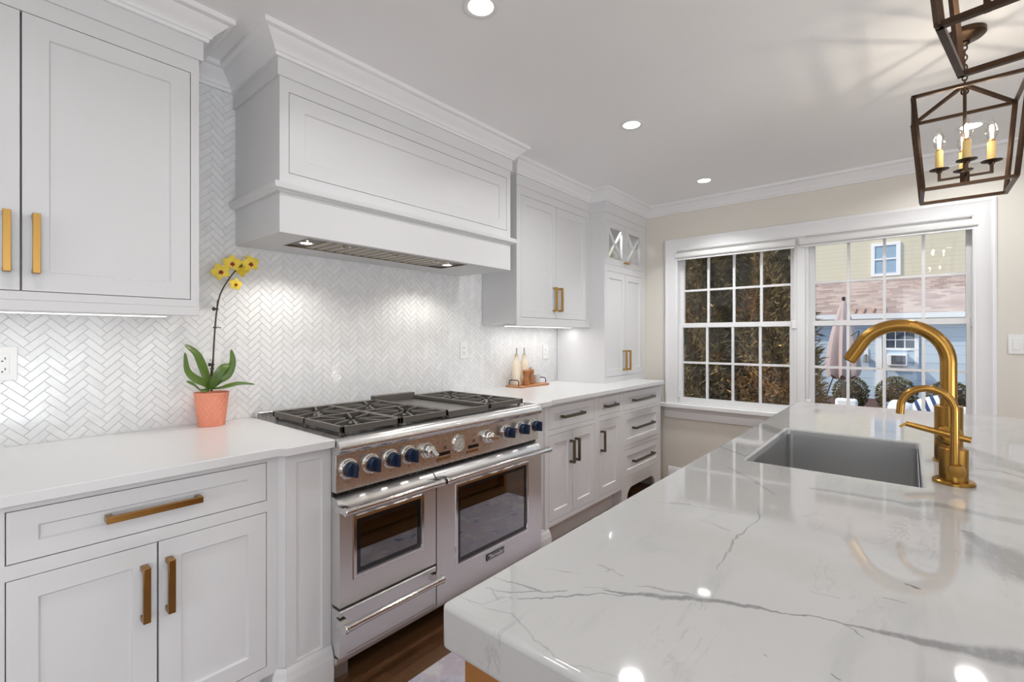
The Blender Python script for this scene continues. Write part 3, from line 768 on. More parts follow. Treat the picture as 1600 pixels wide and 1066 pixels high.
def door_body(x0,x1,z0,hole):
    mb = MB()
    zt = hole[3]+.028
    mb.prism([(1.632,.696),(1.612,.696),(1.597,.691),(1.587,.681),(1.580,.666),(1.577,.650),(1.577,zt),(1.632,zt)],'x',x0,x1)
    frame(mb,x0,x1,z0,zt,1.577,[hole],.055)
    return mb
def oven(x0,x1,z0,hole,hx0,hx1,racks):
    d = door_body(x0,x1,z0,hole).build('oven_door',M['steel'],T,ang=30)
    a,b_,c,e = hole
    def q(k,y): return [(a-k,y,c-k),(b_+k,y,c-k),(b_+k,y,e+k),(a-k,y,e+k)]
    w = MB().ring([q(.018,1.5775),q(.014,1.572),q(.002,1.572),q(.000,1.579)],False).build('window_frame',M['steelp'],d,ang=20)
    m_ = MB(); frame(m_,a,b_,c,e,1.5775,[(a+.017,b_-.017,c+.017,e-.017)],.006); m_.build('window_border',M['blackglass'],d)
    MB().box(a+.0165,b_-.0165,1.579,1.583,c+.0165,e-.0165).build('window_pane',M['oglass'],d)
    tb = MB(); zz = .672; y = 1.512
    tb.tube([(hx0+.03,y,zz),(hx1-.03,y,zz)],.0125,20)
    h = tb.build('handle',M['steelp'],d)
    for hx,sg in ((hx0,1),(hx1,-1)):
        m_ = MB().lathe([(.0135,0),(.0165,.003),(.0165,.012),(.0145,.014),(.0145,.045),(.0128,.047)],(hx,y,zz),24,(sg,0,0))
        m_.prism([(y+.004,zz-.011),(1.583,zz-.018),(1.583,zz+.006),(y+.004,zz+.011)],'x',hx+min(0,sg*.034)+.004,hx+max(0,sg*.034)-.004)
        m_.build('handle_bracket',M['steelp'],h,bevel=.001)
    # cavity behind the pane, with racks
    i = MB(); i.box(a-.02,b_+.02,2.05,2.06,c-.03,e+.03); i.box(a-.03,a-.02,1.64,2.06,c-.03,e+.03); i.box(b_+.02,b_+.03,1.64,2.06,c-.03,e+.03)
    i.box(a-.02,b_+.02,1.64,2.05,c-.04,c-.03); i.box(a-.02,b_+.02,1.64,2.05,e+.03,e+.04)
    cv = i.build('oven_cavity',M['black'],T)
    for zr in racks:
        r_ = MB()
        r_.tube([(a-.012,1.66,zr),(b_+.012,1.66,zr),(b_+.012,2.03,zr),(a-.012,2.03,zr)],.004,8,closed=True)
        n = int((b_-a)/.03)
        for k in range(1,n): r_.tube([(a+(b_-a)*k/n,1.66,zr+.004),(a+(b_-a)*k/n,2.03,zr+.004)],.0022,6)
        r_.build('oven_rack',M['chrome'],cv)
    return d
M['oglass'] = glass_mat('oven_window_glass', (.42,.43,.45), 7)
dl = oven(.9015,1.3545,.302,(.970,1.272,.405,.608),.882,1.343,(.47,.53))
dr = oven(1.3605,2.1215,.112,(1.484,1.988,.257,.603),1.356,2.117,(.36,.48))
MB().lathe([(.0128,0),(.0128,.008)],(1.3455,1.512,.672),20,(1,0,0)).build('handle_bumper',M['black'],T)
# maker's badge on the large oven door
bd = MB().box(1.674,1.802,1.5715,1.577,.196,.226).build('badge',M['black'],dr,bevel=.001)
def lettering(txt,x,y,z,size,parent,mt,name='lettering'):
    cu = bpy.data.curves.new(name,'FONT'); cu.body = txt; cu.size = size; cu.extrude = .0006; cu.align_x = 'CENTER'; cu.align_y = 'CENTER'
    o_ = bpy.data.objects.new(name,cu); COL.objects.link(o_); cu.materials.append(M[mt]); o_.rotation_euler = (R(90),0,0)
    o_.location = (x,y,z); cu.shear = .25; cu.offset = .0004
    bpy.context.view_layer.update()
    me = bpy.data.meshes.new_from_object(o_.evaluated_get(bpy.context.evaluated_depsgraph_get()))
    bpy.data.objects.remove(o_); o2 = bpy.data.objects.new(name,me); COL.objects.link(o2); o2.rotation_euler = (R(90),0,0)
    o2.parent = parent; o2.location = Vector((x,y,z))-WL[parent.name]; return o2
lt = lettering('Thermador',1.738,1.5709,.2115,.0245,bd,'silverink')
m = MB(); frame(m,1.677,1.799,.199,.223,1.5708,[(1.6785,1.7975,.2003,.2217)],.0008); m.build('badge_rim',M['silverink'],bd)
# warming drawer
wd = MB().prism([(1.632,.290),(1.580,.290),(1.577,.286),(1.577,.120),(1.632,.120)],'x',.9015,1.3545).build('warming_drawer',M['steel'],T)
MB().box(.930,1.350,1.5755,1.577,.128,.1285).build('lower_seam',M['dark'],wd)
h = MB().tube([(.912,1.512,.262),(1.313,1.512,.262)],.0125,20).build('handle',M['steelp'],wd)
for hx,sg in ((.882,1),(1.343,-1)):
    m_ = MB().lathe([(.0135,0),(.0165,.003),(.0165,.012),(.0145,.014),(.0145,.045),(.0128,.047)],(hx,1.512,.262),24,(sg,0,0))
    m_.prism([(1.516,.251),(1.578,.246),(1.578,.278),(1.516,.273)],'x',hx+min(0,sg*.034)+.004,hx+max(0,sg*.034)-.004)
    m_.build('handle_bracket',M['steelp'],h,bevel=.001)
MB().box(RX0,RX1,1.598,1.66,.087,.110).build('kick_trim',M['steel'],T,bevel=.002)
for x in (RX0+.004,RX1-.080): MB().box(x,x+.076,1.655,1.72,0,.0868).build('leg',M['steel'],T)
for x in (RX0+.02,RX1-.06): MB().cyl((x+.02,2.25,0),(x+.02,2.25,.0868),.02).build('leg',M['steel'],T)
# knobs
def knob(x,rot):
    y = 1.600; z = .797
    k = MB()
    k.lathe([(.0285,.014),(.0285,.020),(.0270,.030),(.0235,.036),(.0,.037)],(x,y,z),32,(0,-1,0))
    q = Matrix.Rotation(rot,3,'Y'); pts = []
    blade = [(-.006,-.0255),(.006,-.0255),(.0075,0),(.006,.0285),(-.006,.0285),(-.0075,0)]
    rings = [[Vector((x,y-.030,z))+q@Vector((u,0,w)) for u,w in blade],[Vector((x,y-.060,z))+q@Vector((u*.8,0,w*.93)) for u,w in blade]]
    k.ring(rings)
    o_ = k.build('knob',M['blue'],T,bevel=.0012)
    b_ = MB().lathe([(.038,0),(.038,.003),(.035,.005),(.033,.013),(.030,.0145),(.028,.0145)],(x,y,z),36,(0,-1,0))
    b_.build('bezel',M['chrome'],o_)
    n = MB()
    for i in range(14):
        a = i*2*PI/14
        n.beam((x+.0345*math.cos(a),y-.005,z+.0345*math.sin(a)),(x+.032*math.cos(a),y-.0135,z+.032*math.sin(a)),.003)
    n.build('knurl',M['chrome'],o_)
    MB().box(x-.0015,x+.0015,y-.0004,y,z-.049,z-.045).build('index_mark',M['dark'],T)
for x in (.950,1.046,1.138,1.227,1.848,1.966,2.078): knob(x,R(0))
def selector(x,ang):
    y,z = 1.600,.797
    k = MB().lathe([(.034,0),(.034,.003),(.030,.006),(.028,.022),(.024,.027),(.024,.036),(.016,.044),(.0,.045)],(x,y,z),32,(0,-1,0))
    d_ = Vector((math.cos(ang),0,math.sin(ang)))
    k.beam(Vector((x,y-.040,z))-d_*.012,Vector((x,y-.066,z))+d_*.016,.017,.011,(0,1,0))
    k.build('selector_knob',M['chrome'],T,bevel=.001)
selector(1.322,R(-70)); selector(1.703,R(-10))
g = MB().lathe([(.040,0),(.040,.006),(.036,.010),(.033,.009),(.033,.005),(0,.005)],(1.512,1.600,.797),40,(0,-1,0)).build('oven_gauge',M['chrome'],T)
f = MB().lathe([(.0328,.0052),(.0,.0056)],(1.512,1.600,.797),40,(0,-1,0)).build('dial',M['gauge'],g)
m = MB()
for i in range(24):
    a = i*2*PI/24; ca,sa = math.cos(a),math.sin(a); r_ = .024 if i%2 else .021
    m.beam((1.512+ca*.030,1.5935,.797+sa*.030),(1.512+ca*r_,1.5935,.797+sa*r_),.0011,.0006,(0,1,0))
for cz_ in (.813,.781):
    for i in range(12):
        a = i*PI/6; m.beam((1.512+.0095*math.cos(a),1.5935,cz_+.0095*math.sin(a)),(1.512+.007*math.cos(a),1.5935,cz_+.007*math.sin(a)),.001,.0006,(0,1,0))
m.beam((1.512,1.5930,.797),(1.528,1.5930,.806),.0018,.0006,(0,1,0)); m.beam((1.512,1.5930,.797),(1.500,1.5930,.782),.0014,.0006,(0,1,0))
m.build('dial_marks',M['dark'],f,smooth=False)
for x0,x1 in ((1.388,1.458),(1.572,1.642)):
    MB().box(x0,x1,1.5985,1.600,.758,.773).build('display',M['black'],T)
    m = MB(); m.box(x0-.006,x1+.004,1.5992,1.600,.736,.752); m.build('button_strip',M['steelp'],T)
    m = MB()
    for k in range(3): m.box(x0+.004+k*.022,x0+.016+k*.022,1.5988,1.5992,.7425,.7455)
    m.box(x0-.009,x0-.006,1.5985,1.600,.735,.750)
    m.build('button_marks',M['dark'],T)
    m = MB()
    cx = (x0+x1)/2+.004
    m.box(cx-.014,cx+.012,1.5994,1.600,.818,.8195)
    m.beam((cx-.008,1.5997,.790),(cx+.008,1.5997,.794),.004,.0006,(0,1,0)); m.beam((cx-.002,1.5997,.799),(cx+.004,1.5997,.786),.003,.0006,(0,1,0)); m.box(cx-.010,cx+.012,1.5994,1.600,.783,.785)
    m.build('symbol',M['dark'],T)
# grates, griddle, burners
ZG = .946
def bar(m,p,q,w=.011,h=.016,z=ZG): m.beam((p[0],p[1],z-h/2),(q[0],q[1],z-h/2),w,h)
def grate(x0,x1,y0,y1):
    m = MB(); w = .014
    for a in (((x0,y0+w/2),(x1,y0+w/2)),((x0,y1-w/2),(x1,y1-w/2)),((x0+w/2,y0),(x0+w/2,y1)),((x1-w/2,y0),(x1-w/2,y1)),((x0,(y0+y1)/2),(x1,(y0+y1)/2))): bar(m,*a,w=w,h=.024)
    cs = [((x0+x1)/2,y0+(y1-y0)*.25),((x0+x1)/2,y0+(y1-y0)*.75)]
    for c in cs:
        hx,hy = (x1-x0)/2,(y1-y0)/4
        for ax,ay in ((-1,-.5),(-1,.5),(1,-.5),(1,.5),(-.5,-1),(.5,-1),(-.5,1),(.5,1)):
            e = (c[0]+ax*hx*.97,c[1]+ay*hy*.97); i_ = (c[0]+ax*hx*.20,c[1]+ay*hy*.20)
            bar(m,e,i_,w=.0085,h=.015)
            s_ = 30
    for x in (x0+.01,x1-.01):
        for y in (y0+.02,(y0+y1)/2,y1-.02): m.box(x-.007,x+.007,y-.007,y+.007,.909,ZG-.022)
    m.build('grate',M['iron'],T,bevel=.0015,ang=30)
    for c in cs:
        b_ = MB().lathe([(.052,.9092),(.050,.914),(.040,.918),(.036,.922)],(c[0],c[1],0),28).build('burner',M['brass'] if False else M['spout'],T)
        st = []
        for k in range(10):
            a = k*PI/5; r_ = .040 if k%2==0 else .019
            st.append((c[0]+r_*math.cos(a),c[1]+r_*math.sin(a)))
        MB().prism(st,'z',.9222,.930).build('burner_cap',M['iron'],b_,bevel=.002)
grate(.950,1.2185,1.648,2.245); grate(1.2215,1.4905,1.648,2.245); grate(1.772,2.046,1.648,2.245)
m = MB().box(1.4955,1.7665,1.660,2.245,.909,.928)
m.build('griddle',M['griddle'],T,bevel=.003)
m = MB(); m.box(1.4955,1.7665,1.648,1.6595,.909,.940); m.box(1.4955,1.5045,1.66,2.245,.9285,.946); m.box(1.7575,1.7665,1.66,2.245,.9285,.946); m.box(1.4955,1.7665,2.246,2.290,.909,.962)
m.build('griddle_rim',M['iron'],T,bevel=.002)
MB().cyl((2.085,1.66,.9063),(2.085,1.66,.918),.007).build('igniter_button',M['chrome'],T)

# ================================================================== windows
FX = XW+.004
def dh_window(name,y0,y1):
    # a double-hung window in the opening y0..y1
    m = MB(); z0,z1 = WZ0+.012,WZ1
    m.box(XW+.012,XW+.13,y0,y0+.020,z0,z1); m.box(XW+.012,XW+.13,y1-.020,y1,z0,z1); m.box(XW+.012,XW+.13,y0+.02,y1-.02,z1-.02,z1); m.box(XW+.012,XW+.13,y0+.02,y1-.02,z0,z0+.008)
    wdw = m.build(name,M['vinyl'],bevel=.0015); struct(wdw)
    def sash(x,z0,z1,cols,rows,rb,rt):
        a,b_ = y0+.0205,y1-.0205; st = .034
        s = MB(); frame2(s,a,b_,z0,z1,x,[(a+st,b_-st,z0+rb,z1-rt)])
        so = s.build('sash',M['vinyl'],wdw)
        ga,gb,gc,gd = a+st,b_-st,z0+rb,z1-rt
        mu = MB()
        for k in range(1,cols): yy = ga+(gb-ga)*k/cols; mu.box(x+.004,x+.026,yy-.009,yy+.009,gc,gd)
        for k in range(1,rows):
            zz = gc+(gd-gc)*k/rows
            for j in range(cols):
                ya = ga+(gb-ga)*j/cols+(.009 if j else 0); yb = ga+(gb-ga)*(j+1)/cols-(.009 if j<cols-1 else 0); mu.box(x+.005,x+.025,ya,yb,zz-.009,zz+.009)
        mu.build('muntin',M['vinyl'],so)
        MB().box(x+.013,x+.017,ga-.004,gb+.004,gc-.004,gd+.004).build('pane',M['glass'],so)
        return so
    def frame2(mb,a,b_,z0,z1,x,holes):
        ys = sorted({a,b_,holes[0][0],holes[0][1]}); zs = sorted({z0,z1,holes[0][2],holes[0][3]})
        for i in range(3):
            for j in range(3):
                if i==1 and j==1: continue
                mb.box(x,x+.030,ys[i],ys[i+1],zs[j],zs[j+1])
    up = sash(XW+.072,1.372,WZ1-.021,4,2,.042,.04)
    lo = sash(XW+.036,WZ0+.021,1.412,4,2,.045,.038)
    for yy,nm in ((y0+.014,'sash_lock'),(y1-.014,'tilt_latch')):
        zz = 1.385 if nm=='sash_lock' else .785
        MB().box(XW+.008,XW+.034,yy-.022,yy+.022,zz-.032,zz+.032).build(nm,M['vinyl'],wdw,bevel=.004)
    return wdw
dh_window('window_1',.660,WY1); dh_window('window_2',WY0,.606)
MB_ = MB().box(XW+.002,XW+.13,.6065,.6595,WZ0+.012,WZ1); struct(MB_.build('trim_2',M['trimw'],bevel=.003))
# casing, stool and apron
def casing():
    pr = [(0,0),(0,.010),(.010,.014),(.016,.012),(.030,.015),(.075,.019),(.088,.026),(.100,.026),(.108,.018),(.108,0)]   # across width, out into the room
    m = MB(); rings = []
    y0,y1,z0,z1 = WY0+.03,WY1-.02,WZ0,WZ1
    path = [(y1,z0),(y1,z1),(y0,z1),(y0,z0)]
    dirs = [(1,0),(1,1),(-1,1),(-1,0)]
    for (y,z),(dy,dz) in zip(path,dirs): rings.append([(XW-o_,y+dy*w,z+dz*w) for w,o_ in pr])
    return m.ring(rings)
struct(casing().build('trim_3',M['trimw'],ang=25))
m = MB().box(XW-.050,XW+.036,WY0-.125,WY1+.130,WZ0-.024,WZ0+.0115); struct(m.build('trim_4',M['trimw'],bevel=.005,seg=3))
struct(MB().sweep([(0,WZ0-.120),(.010,WZ0-.120),(.013,WZ0-.112),(.015,WZ0-.055),(.022,WZ0-.048),(.022,WZ0-.042),(.030,WZ0-.036),(.034,WZ0-.0245),(0,WZ0-.0245)],[(XW,WY1+.09),(XW,WY0-.09)]).build('trim_5',M['trimw'],ang=25))
def shade(y0,y1,label):
    t = thing('window_shade',label,'window shade',(XW,(y0+y1)/2,1.985))
    MB().prism([(XW+.010,1.982),(XW-.014,1.982),(XW-.024,1.992),(XW-.026,2.022),(XW-.020,2.032),(XW+.010,2.032)],'y',y0,y1).build('cassette',M['valance'],t,bevel=.002)
    MB().box(XW-.012,XW+.004,y0+.008,y1-.008,1.968,1.9815).build('bottom_bar',M['trimw'],t,bevel=.003)
shade(.669,1.598,'raised white roller shade across the top of the left sash window')
shade(-.326,.641,'raised white roller shade across the top of the right sash window')

# ================================================================== switch and outlets
def plate_y(label,x,z,w=.072,gangs=1):
    t = thing('wall_outlet',label,'outlet',(x,YW,z-.058))
    MB().box(x-w/2,x+w/2,YW-.0062,YW-.0002,z-.058,z+.058).build('cover_plate',M['plate'],t,bevel=.002)
    for g_ in range(gangs):
        gx = x+(g_-(gangs-1)/2)*.046
        i = MB().box(gx-.017,gx+.017,YW-.0078,YW-.0063,z-.034,z+.034).build('receptacle',M['plate'],t,bevel=.001)
        s = MB()
        for dz in (.018,-.018):
            s.box(gx-.008,gx-.0055,YW-.0081,YW-.0079,z+dz-.004,z+dz+.005); s.box(gx+.0055,gx+.008,YW-.0081,YW-.0079,z+dz-.004,z+dz+.004)
            s.cyl((gx,YW-.0081,z+dz-.009),(gx,YW-.0079,z+dz-.009),.0025,n=10)
        s.build('slots',M['dark'],i,smooth=False)
plate_y('double white outlet plate on the tile at the far left edge',.083,1.197,.118,2)
plate_y('white wall outlet on the tile behind the orchid stem',.730,1.168,.074)
plate_y('white wall outlet on the tile just right of the range',2.258,1.200)
plate_y('white wall outlet on the tile under the wall cabinet by the hutch',3.205,1.165)
t = thing('light_switch','white double light switch plate on the beige wall beside the window','light switch',(XW,-.515,1.186))
MB().box(XW-.0062,XW-.0002,-.574,-.456,1.186,1.304).build('cover_plate',M['plate'],t,bevel=.002)
for y in (-.492,-.538): MB().box(XW-.0095,XW-.0063,y-.016,y+.016,1.212,1.278).build('rocker',M['plate'],t,bevel=.001)

# ================================================================== island, sink, faucets
IX0,IX1,IY0,IY1,IZ0,IZ1 = ISL
SX0,SX1,SY0,SY1 = 1.553,2.205,-.022,.385
def slab():
    xs = [IX0,SX0,SX1,IX1]; ys = [IY0,SY0,SY1,IY1]; m = MB()
    for z in (IZ0,IZ1):
        for j in range(4):
            for i in range(4): m.v.append((xs[i],ys[j],z))
    V = lambda i,j,k: k*16+j*4+i
    for j in range(3):
        for i in range(3):
            if i==1 and j==1: continue
            m.f.append((V(i,j,1),V(i+1,j,1),V(i+1,j+1,1),V(i,j+1,1))); m.f.append((V(i,j,0),V(i,j+1,0),V(i+1,j+1,0),V(i+1,j,0)))
    for i in range(3):
        m.f.append((V(i,0,0),V(i+1,0,0),V(i+1,0,1),V(i,0,1))); m.f.append((V(i,3,0),V(i,3,1),V(i+1,3,1),V(i+1,3,0)))
        m.f.append((V(0,i,0),V(0,i,1),V(0,i+1,1),V(0,i+1,0))); m.f.append((V(3,i,0),V(3,i+1,0),V(3,i+1,1),V(3,i,1)))
    m.f += [(V(1,1,0),V(1,1,1),V(2,1,1),V(2,1,0)),(V(1,2,0),V(2,2,0),V(2,2,1),V(1,2,1)),(V(1,1,0),V(1,2,0),V(1,2,1),V(1,1,1)),(V(2,1,0),V(2,1,1),V(2,2,1),V(2,2,0))]
    return m
o = slab().build('island_worktop',M['marble'],bevel=.008,seg=4,origin=(MO[0],MO[1],IZ0))
tag(o,'thick grey-veined white marble worktop of the kitchen island','worktop')
t = thing('kitchen_island','brown wooden island base under the marble worktop','island',(1.75,-.1,0))
bx0,bx1,by0,by1 = .466,3.10,-.70,.480
m = MB()
m.box(bx0,bx0+.03,by0,by1,0,.8485); m.box(bx1-.03,bx1,by0,by1,0,.8485); m.box(bx0+.03,bx1-.03,by1-.03,by1,.10,.8485); m.box(bx0+.03,bx1-.03,by0,by0+.03,.0,.8485)
m.box(bx0+.03,bx1-.03,by0+.03,by1-.03,.10,.12); m.box(bx0+.03,bx1-.03,by1-.09,by1-.07,0,.10)
m.build('body',M['wood'],t)
for k,(a,b_) in enumerate(((.51,.98),(.985,1.50),(1.55,2.21),(2.26,3.06))):
    mm = MB(); mm.v=[]; 
    s = shaker(a,b_,.13,.83,0,t=.018); s.v = [(x,by1+.0185-y,z) for x,y,z in s.v]; s.build('door',M['wood'],t)
m = MB()
th = .012
ST = .892; e_ = .0015; w_ = .0035
m.box(SX0+e_,SX1-e_,SY0+e_,SY1-e_,.640,.650)
for a in ((SX0+e_,SX0+w_,SY0+e_,SY1-e_),(SX1-w_,SX1-e_,SY0+e_,SY1-e_),(SX0+w_,SX1-w_,SY0+e_,SY0+w_),(SX0+w_,SX1-w_,SY1-w_,SY1-e_)): m.box(a[0],a[1],a[2],a[3],.650,ST)
t = thing('sink','undermount stainless steel sink sunk into the marble island','sink',((SX0+SX1)/2,(SY0+SY1)/2,.640))
m.build('bowl',M['sink'],t)
for cx,cy,sx_,sy_ in ((SX0+w_,SY0+w_,1,1),(SX1-w_,SY0+w_,-1,1),(SX0+w_,SY1-w_,1,-1),(SX1-w_,SY1-w_,-1,-1)):
    r_ = .018; pts = [(cx,cy)]+[(cx+sx_*r_*(1-math.sin(a*PI/16)),cy+sy_*r_*(1-math.cos(a*PI/16))) for a in range(9)]
    MB().prism(pts,'z',.6502,ST-.0002).build('corner_fillet',M['sink'],t)
MB().lathe([(.055,.6522),(.055,.655),(.045,.655),(.030,.653),(0,.653)],((SX0+SX1)/2,(SY0+SY1)/2,0)).build('drain',M['chrome'],t)

def arc_path(x,y,z0,rad,zc,deg,tail,n=20):
    p = [(x,y,z0),(x,y,zc)]
    for k in range(1,n+1):
        a = R(deg)*k/n; p.append((x,y+rad*(1-math.cos(a)),zc+rad*math.sin(a)))
    a = R(deg); e = p[-1]
    p.append((x,e[1]+tail*math.sin(a),e[2]+tail*math.cos(a)))
    return p
FXm,FY = 1.92,-.088
t = thing('faucet','tall brushed gold gooseneck faucet standing behind the sink','faucet',(FXm,FY,CT))
MB().lathe([(.036,0),(.036,.006),(.032,.008)],(FXm,FY,CT+.0005),40).build('escutcheon',M['gold'],t)
MB().lathe([(.0325,.008),(.0325,.166),(.031,.168),(.020,.168)],(FXm,FY,CT),40).build('body',M['gold'],t)
MB().tube(arc_path(FXm,FY,CT+.166,.112,1.212,150,.066),.0195,24).build('spout',M['golda'],t)
e = arc_path(FXm,FY,CT+.166,.112,1.212,150,.066)[-1]; a_ = R(150); dv = Vector((0,math.sin(a_),math.cos(a_)))
MB().cyl(Vector(e)-dv*.002,Vector(e)+dv*.003,.0165).build('spray_face',M['dark'],t)
lv = MB().lathe([(.0,-.040),(.016,-.040),(.024,-.030),(.030,-.012),(.030,.004),(.024,.012)],(FXm-.030,FY-.002,1.000),28,(-.55,-.1,.30)).build('lever_joint',M['golda'],t)
m = MB().tube([(FXm-.046,FY-.045,.992),(FXm-.046,FY+.02,1.006),(FXm-.046,FY+.098,1.024)],[.009,.009,.008],14)
m.beam((FXm-.046,FY+.096,1.024),(FXm-.046,FY+.112,1.012),.012,.006)
m.build('lever',M['golda'],lv)
SXm = 1.648; FY2 = -.085
t = thing('faucet','small brushed gold filtered-water faucet nearest the camera, beside the sink','faucet',(SXm,FY2,CT))
MB().lathe([(.042,0),(.042,.006),(.039,.009)],(SXm,FY2,CT+.0005),40).build('escutcheon',M['gold'],t)
MB().lathe([(.0285,.009),(.0285,.088),(.027,.090),(0,.090)],(SXm,FY2,CT),40).build('body',M['gold'],t)
sx_ = SXm-.034
MB().tube(arc_path(sx_,FY2,.955,.052,1.103,176,.022),.0088,16).build('spout',M['golda'],t)
k = MB().lathe([(.0,.0),(.015,.001),(.0165,.006),(.0165,.020),(.013,.024)],(SXm-.052,FY2-.004,.953),28,(.9,0,.1)).build('swivel_knob',M['golda'],t)

# ================================================================== lanterns
def lantern(cx,cy,label,rot=0):
    zb,zt,za,zc = 1.857,2.213,2.272,CEIL
    sb,st = .125,.154
    t = thing('lantern_pendant',label,'pendant light',(cx,cy,zb),'open cage lanterns over the island')
    m = MB(); w = .0115
    B_ = [(cx+i*sb,cy+j*sb,zb) for i,j in ((-1,1),(1,1),(1,-1),(-1,-1))]
    T_ = [(cx+i*st,cy+j*st,zt) for i,j in ((-1,1),(1,1),(1,-1),(-1,-1))]
    for k in range(4):
        m.beam(B_[k],B_[(k+1)%4],w); m.beam(T_[k],T_[(k+1)%4],w); m.beam(B_[k],T_[k],w,up=(1,1,0)); m.beam(T_[k],(cx,cy,za),w)
    for p in B_+T_: m.box(p[0]-w/2,p[0]+w/2,p[1]-w/2,p[1]+w/2,p[2]-w/2,p[2]+w/2)
    m.build('cage',M['bronze'],t)
    m = MB().cyl((cx,cy,1.90),(cx,cy,2.255),.0055,n=12)
    m.tube([(cx+.011*math.cos(a*PI/8),cy,2.262+.011*math.sin(a*PI/8)) for a in range(16)],.003,8,closed=True)
    m.tube([(cx,cy+.010*math.cos(a*PI/8),2.246+.012*math.sin(a*PI/8)) for a in range(16)],.003,8,closed=True)
    m.build('center_rod',M['bronze'],t)
    m = MB(); z = 2.280; k = 0
    while z < 2.425:
        for a in range(12): pass
        ring_ = [((cx+(.007*math.cos(a*PI/6) if k%2==0 else 0)),(cy+(.007*math.cos(a*PI/6) if k%2 else 0)),z+.013*math.sin(a*PI/6)) for a in range(12)]
        m.tube(ring_,.0024,6,closed=True); z += .0195; k += 1
    m.build('chain',M['bronze'],t)
    MB().lathe([(.009,2.425),(.016,2.430),(.014,2.440),(.020,2.444),(.056,2.452),(.062,2.458),(.062,2.474),(0,2.474)],(cx,cy,0),36).build('canopy',M['bronze'],t)
    hb = MB().lathe([(.0,1.886),(.013,1.887),(.014,1.895),(.014,1.930),(.008,1.938)],(cx,cy,0),20).build('hub',M['bronze'],t)
    for dx,dy in ((1,0),(-1,0),(0,1),(0,-1)):
        px,py = cx+dx*.074,cy+dy*.074
        a = MB().beam((cx,cy,1.915),(px,py,1.915),.008); a.box(px-.005,px+.005,py-.005,py+.005,1.911,1.948)
        ao = a.build('arm',M['bronze'],t)
        MB().lathe([(.008,1.944),(.010,1.950),(.030,1.956),(.031,1.9585),(.010,1.957),(.0,1.957)],(px,py,0),24).build('drip_pan',M['bronze'],ao)
        sl = MB().lathe([(.0125,1.9575),(.0125,2.030),(.010,2.0305)],(px,py,0),20).build('candle_sleeve',M['candle'],t)
        MB().lathe([(.0085,2.0308),(.0085,2.038)],(px,py,0),16).build('socket',M['brass'],sl)
        MB().lathe([(.0085,2.0382),(.015,2.050),(.0185,2.064),(.0175,2.078),(.0125,2.094),(.006,2.110),(.002,2.121),(.0005,2.124)],(px,py,0),24).build('bulb',M['bulb'],sl)
        f = MB()
        for q in range(3):
            aa = q*2*PI/3; f.cyl((px+.003*math.cos(aa),py+.003*math.sin(aa),2.044),(px+.006*math.cos(aa),py+.006*math.sin(aa),2.082),.0009,n=6)
        f.build('filament',M['fil'],sl)
        d_ = bpy.data.lights.new('candle_light','POINT'); o_ = bpy.data.objects.new('candle_light',d_); COL.objects.link(o_); d_.energy = 1.0; d_.color = (1,.90,.76); d_.shadow_soft_size = .008
        o_.parent = t; o_.location = Vector((px,py,2.088))-WL[t.name]
    t.rotation_euler = (0,0,rot)
    return t
lantern(2.545,-.163,'bronze open cage lantern nearer the window, all four candle bulbs in view')
lantern(1.266,-.186,'bronze open cage lantern nearest the camera, cut off by the frame',R(-10))
# ================================================================== orchid
OX,OY = .706,2.262
t = thing('potted_orchid','yellow orchid with dark red centres in a coral textured pot','potted plant',(OX,OY,CT))
prof = [(.0,0),(.047,0),(.049,.004)]
nz = 40
for k in range(nz+1):
    h = .006+.126*k/nz; prof.append((.0485+.0145*k/nz,h))
prof += [(.0645,.134),(.0655,.138),(.0645,.141),(.058,.141),(.055,.125),(.0,.124)]
pot = MB(); n = 144; rings = []
for i,(r_,h) in enumerate(prof):
    ring_ = []
    for k in range(n):
        a = 2*PI*k/n; rr_ = max(r_,1e-5)
        if 3 <= i <= 3+nz: rr_ += .0017*math.sin(a*18)*math.sin((h-.006)/.126*PI*8)
        ring_.append((OX+rr_*math.cos(a),OY+rr_*math.sin(a),CT+h))
    rings.append(ring_)
pot.ring(rings).build('pot',M['tcot'],t)
MB().lathe([(.054,.1255),(.04,.131),(.0,.134)],(OX,OY,CT),24).build('soil',M['soil'],t)
def Q(x,z,dy=0):   # measured on the wall plane, brought forward to the plant
    s_ = (OY+dy)/2.334; return Vector((x*s_,OY+dy,1.286+(z-1.286)*s_))
def smoothpath(pts,n=8):
    pts = [Vector(p) for p in pts]; out = []
    for i in range(len(pts)-1):
        p0 = pts[max(i-1,0)]; p1 = pts[i]; p2 = pts[i+1]; p3 = pts[min(i+2,len(pts)-1)]
        for k in range(n):
            u = k/n; out.append(.5*((2*p1)+(-p0+p2)*u+(2*p0-5*p1+4*p2-p3)*u*u+(-p0+3*p1-3*p2+p3)*u**3))
    return out+[pts[-1]]
st = smoothpath([Q(.728,1.05),Q(.734,1.18),Q(.741,1.32),Q(.752,1.43),Q(.770,1.497),Q(.812,1.572),Q(.858,1.625),Q(.892,1.650),Q(.902,1.652)])
m = MB().tube(st,[.0036-.0016*i/len(st) for i in range(len(st))],10)
sk = m.build('stem',M['stem'],t)
MB().tube([Q(.716,1.05),Q(.734,1.20),Q(.742,1.33),Q(.7525,1.452)],.0026,8).build('support_stake',M['stem'],t)
for z,x in ((1.168,.733),(1.411,.749),(1.33,.742)):
    c = Q(x,z); m = MB().lathe([(.0,-.004),(.0065,-.003),(.0075,0),(.0065,.003),(0,.004)],c+Vector((-.002,-.004,0)),14)
    if z != 1.33: m.lathe([(.0,-.006),(.007,-.004),(.008,0),(.007,.004),(0,.006)],c+Vector((-.013,-.003,0)),14,(1,0,0))
    else: m.tube([c,c+Vector((.022,-.002,.0))],.0016,6)
    m.build('clip',M['clip'],t)
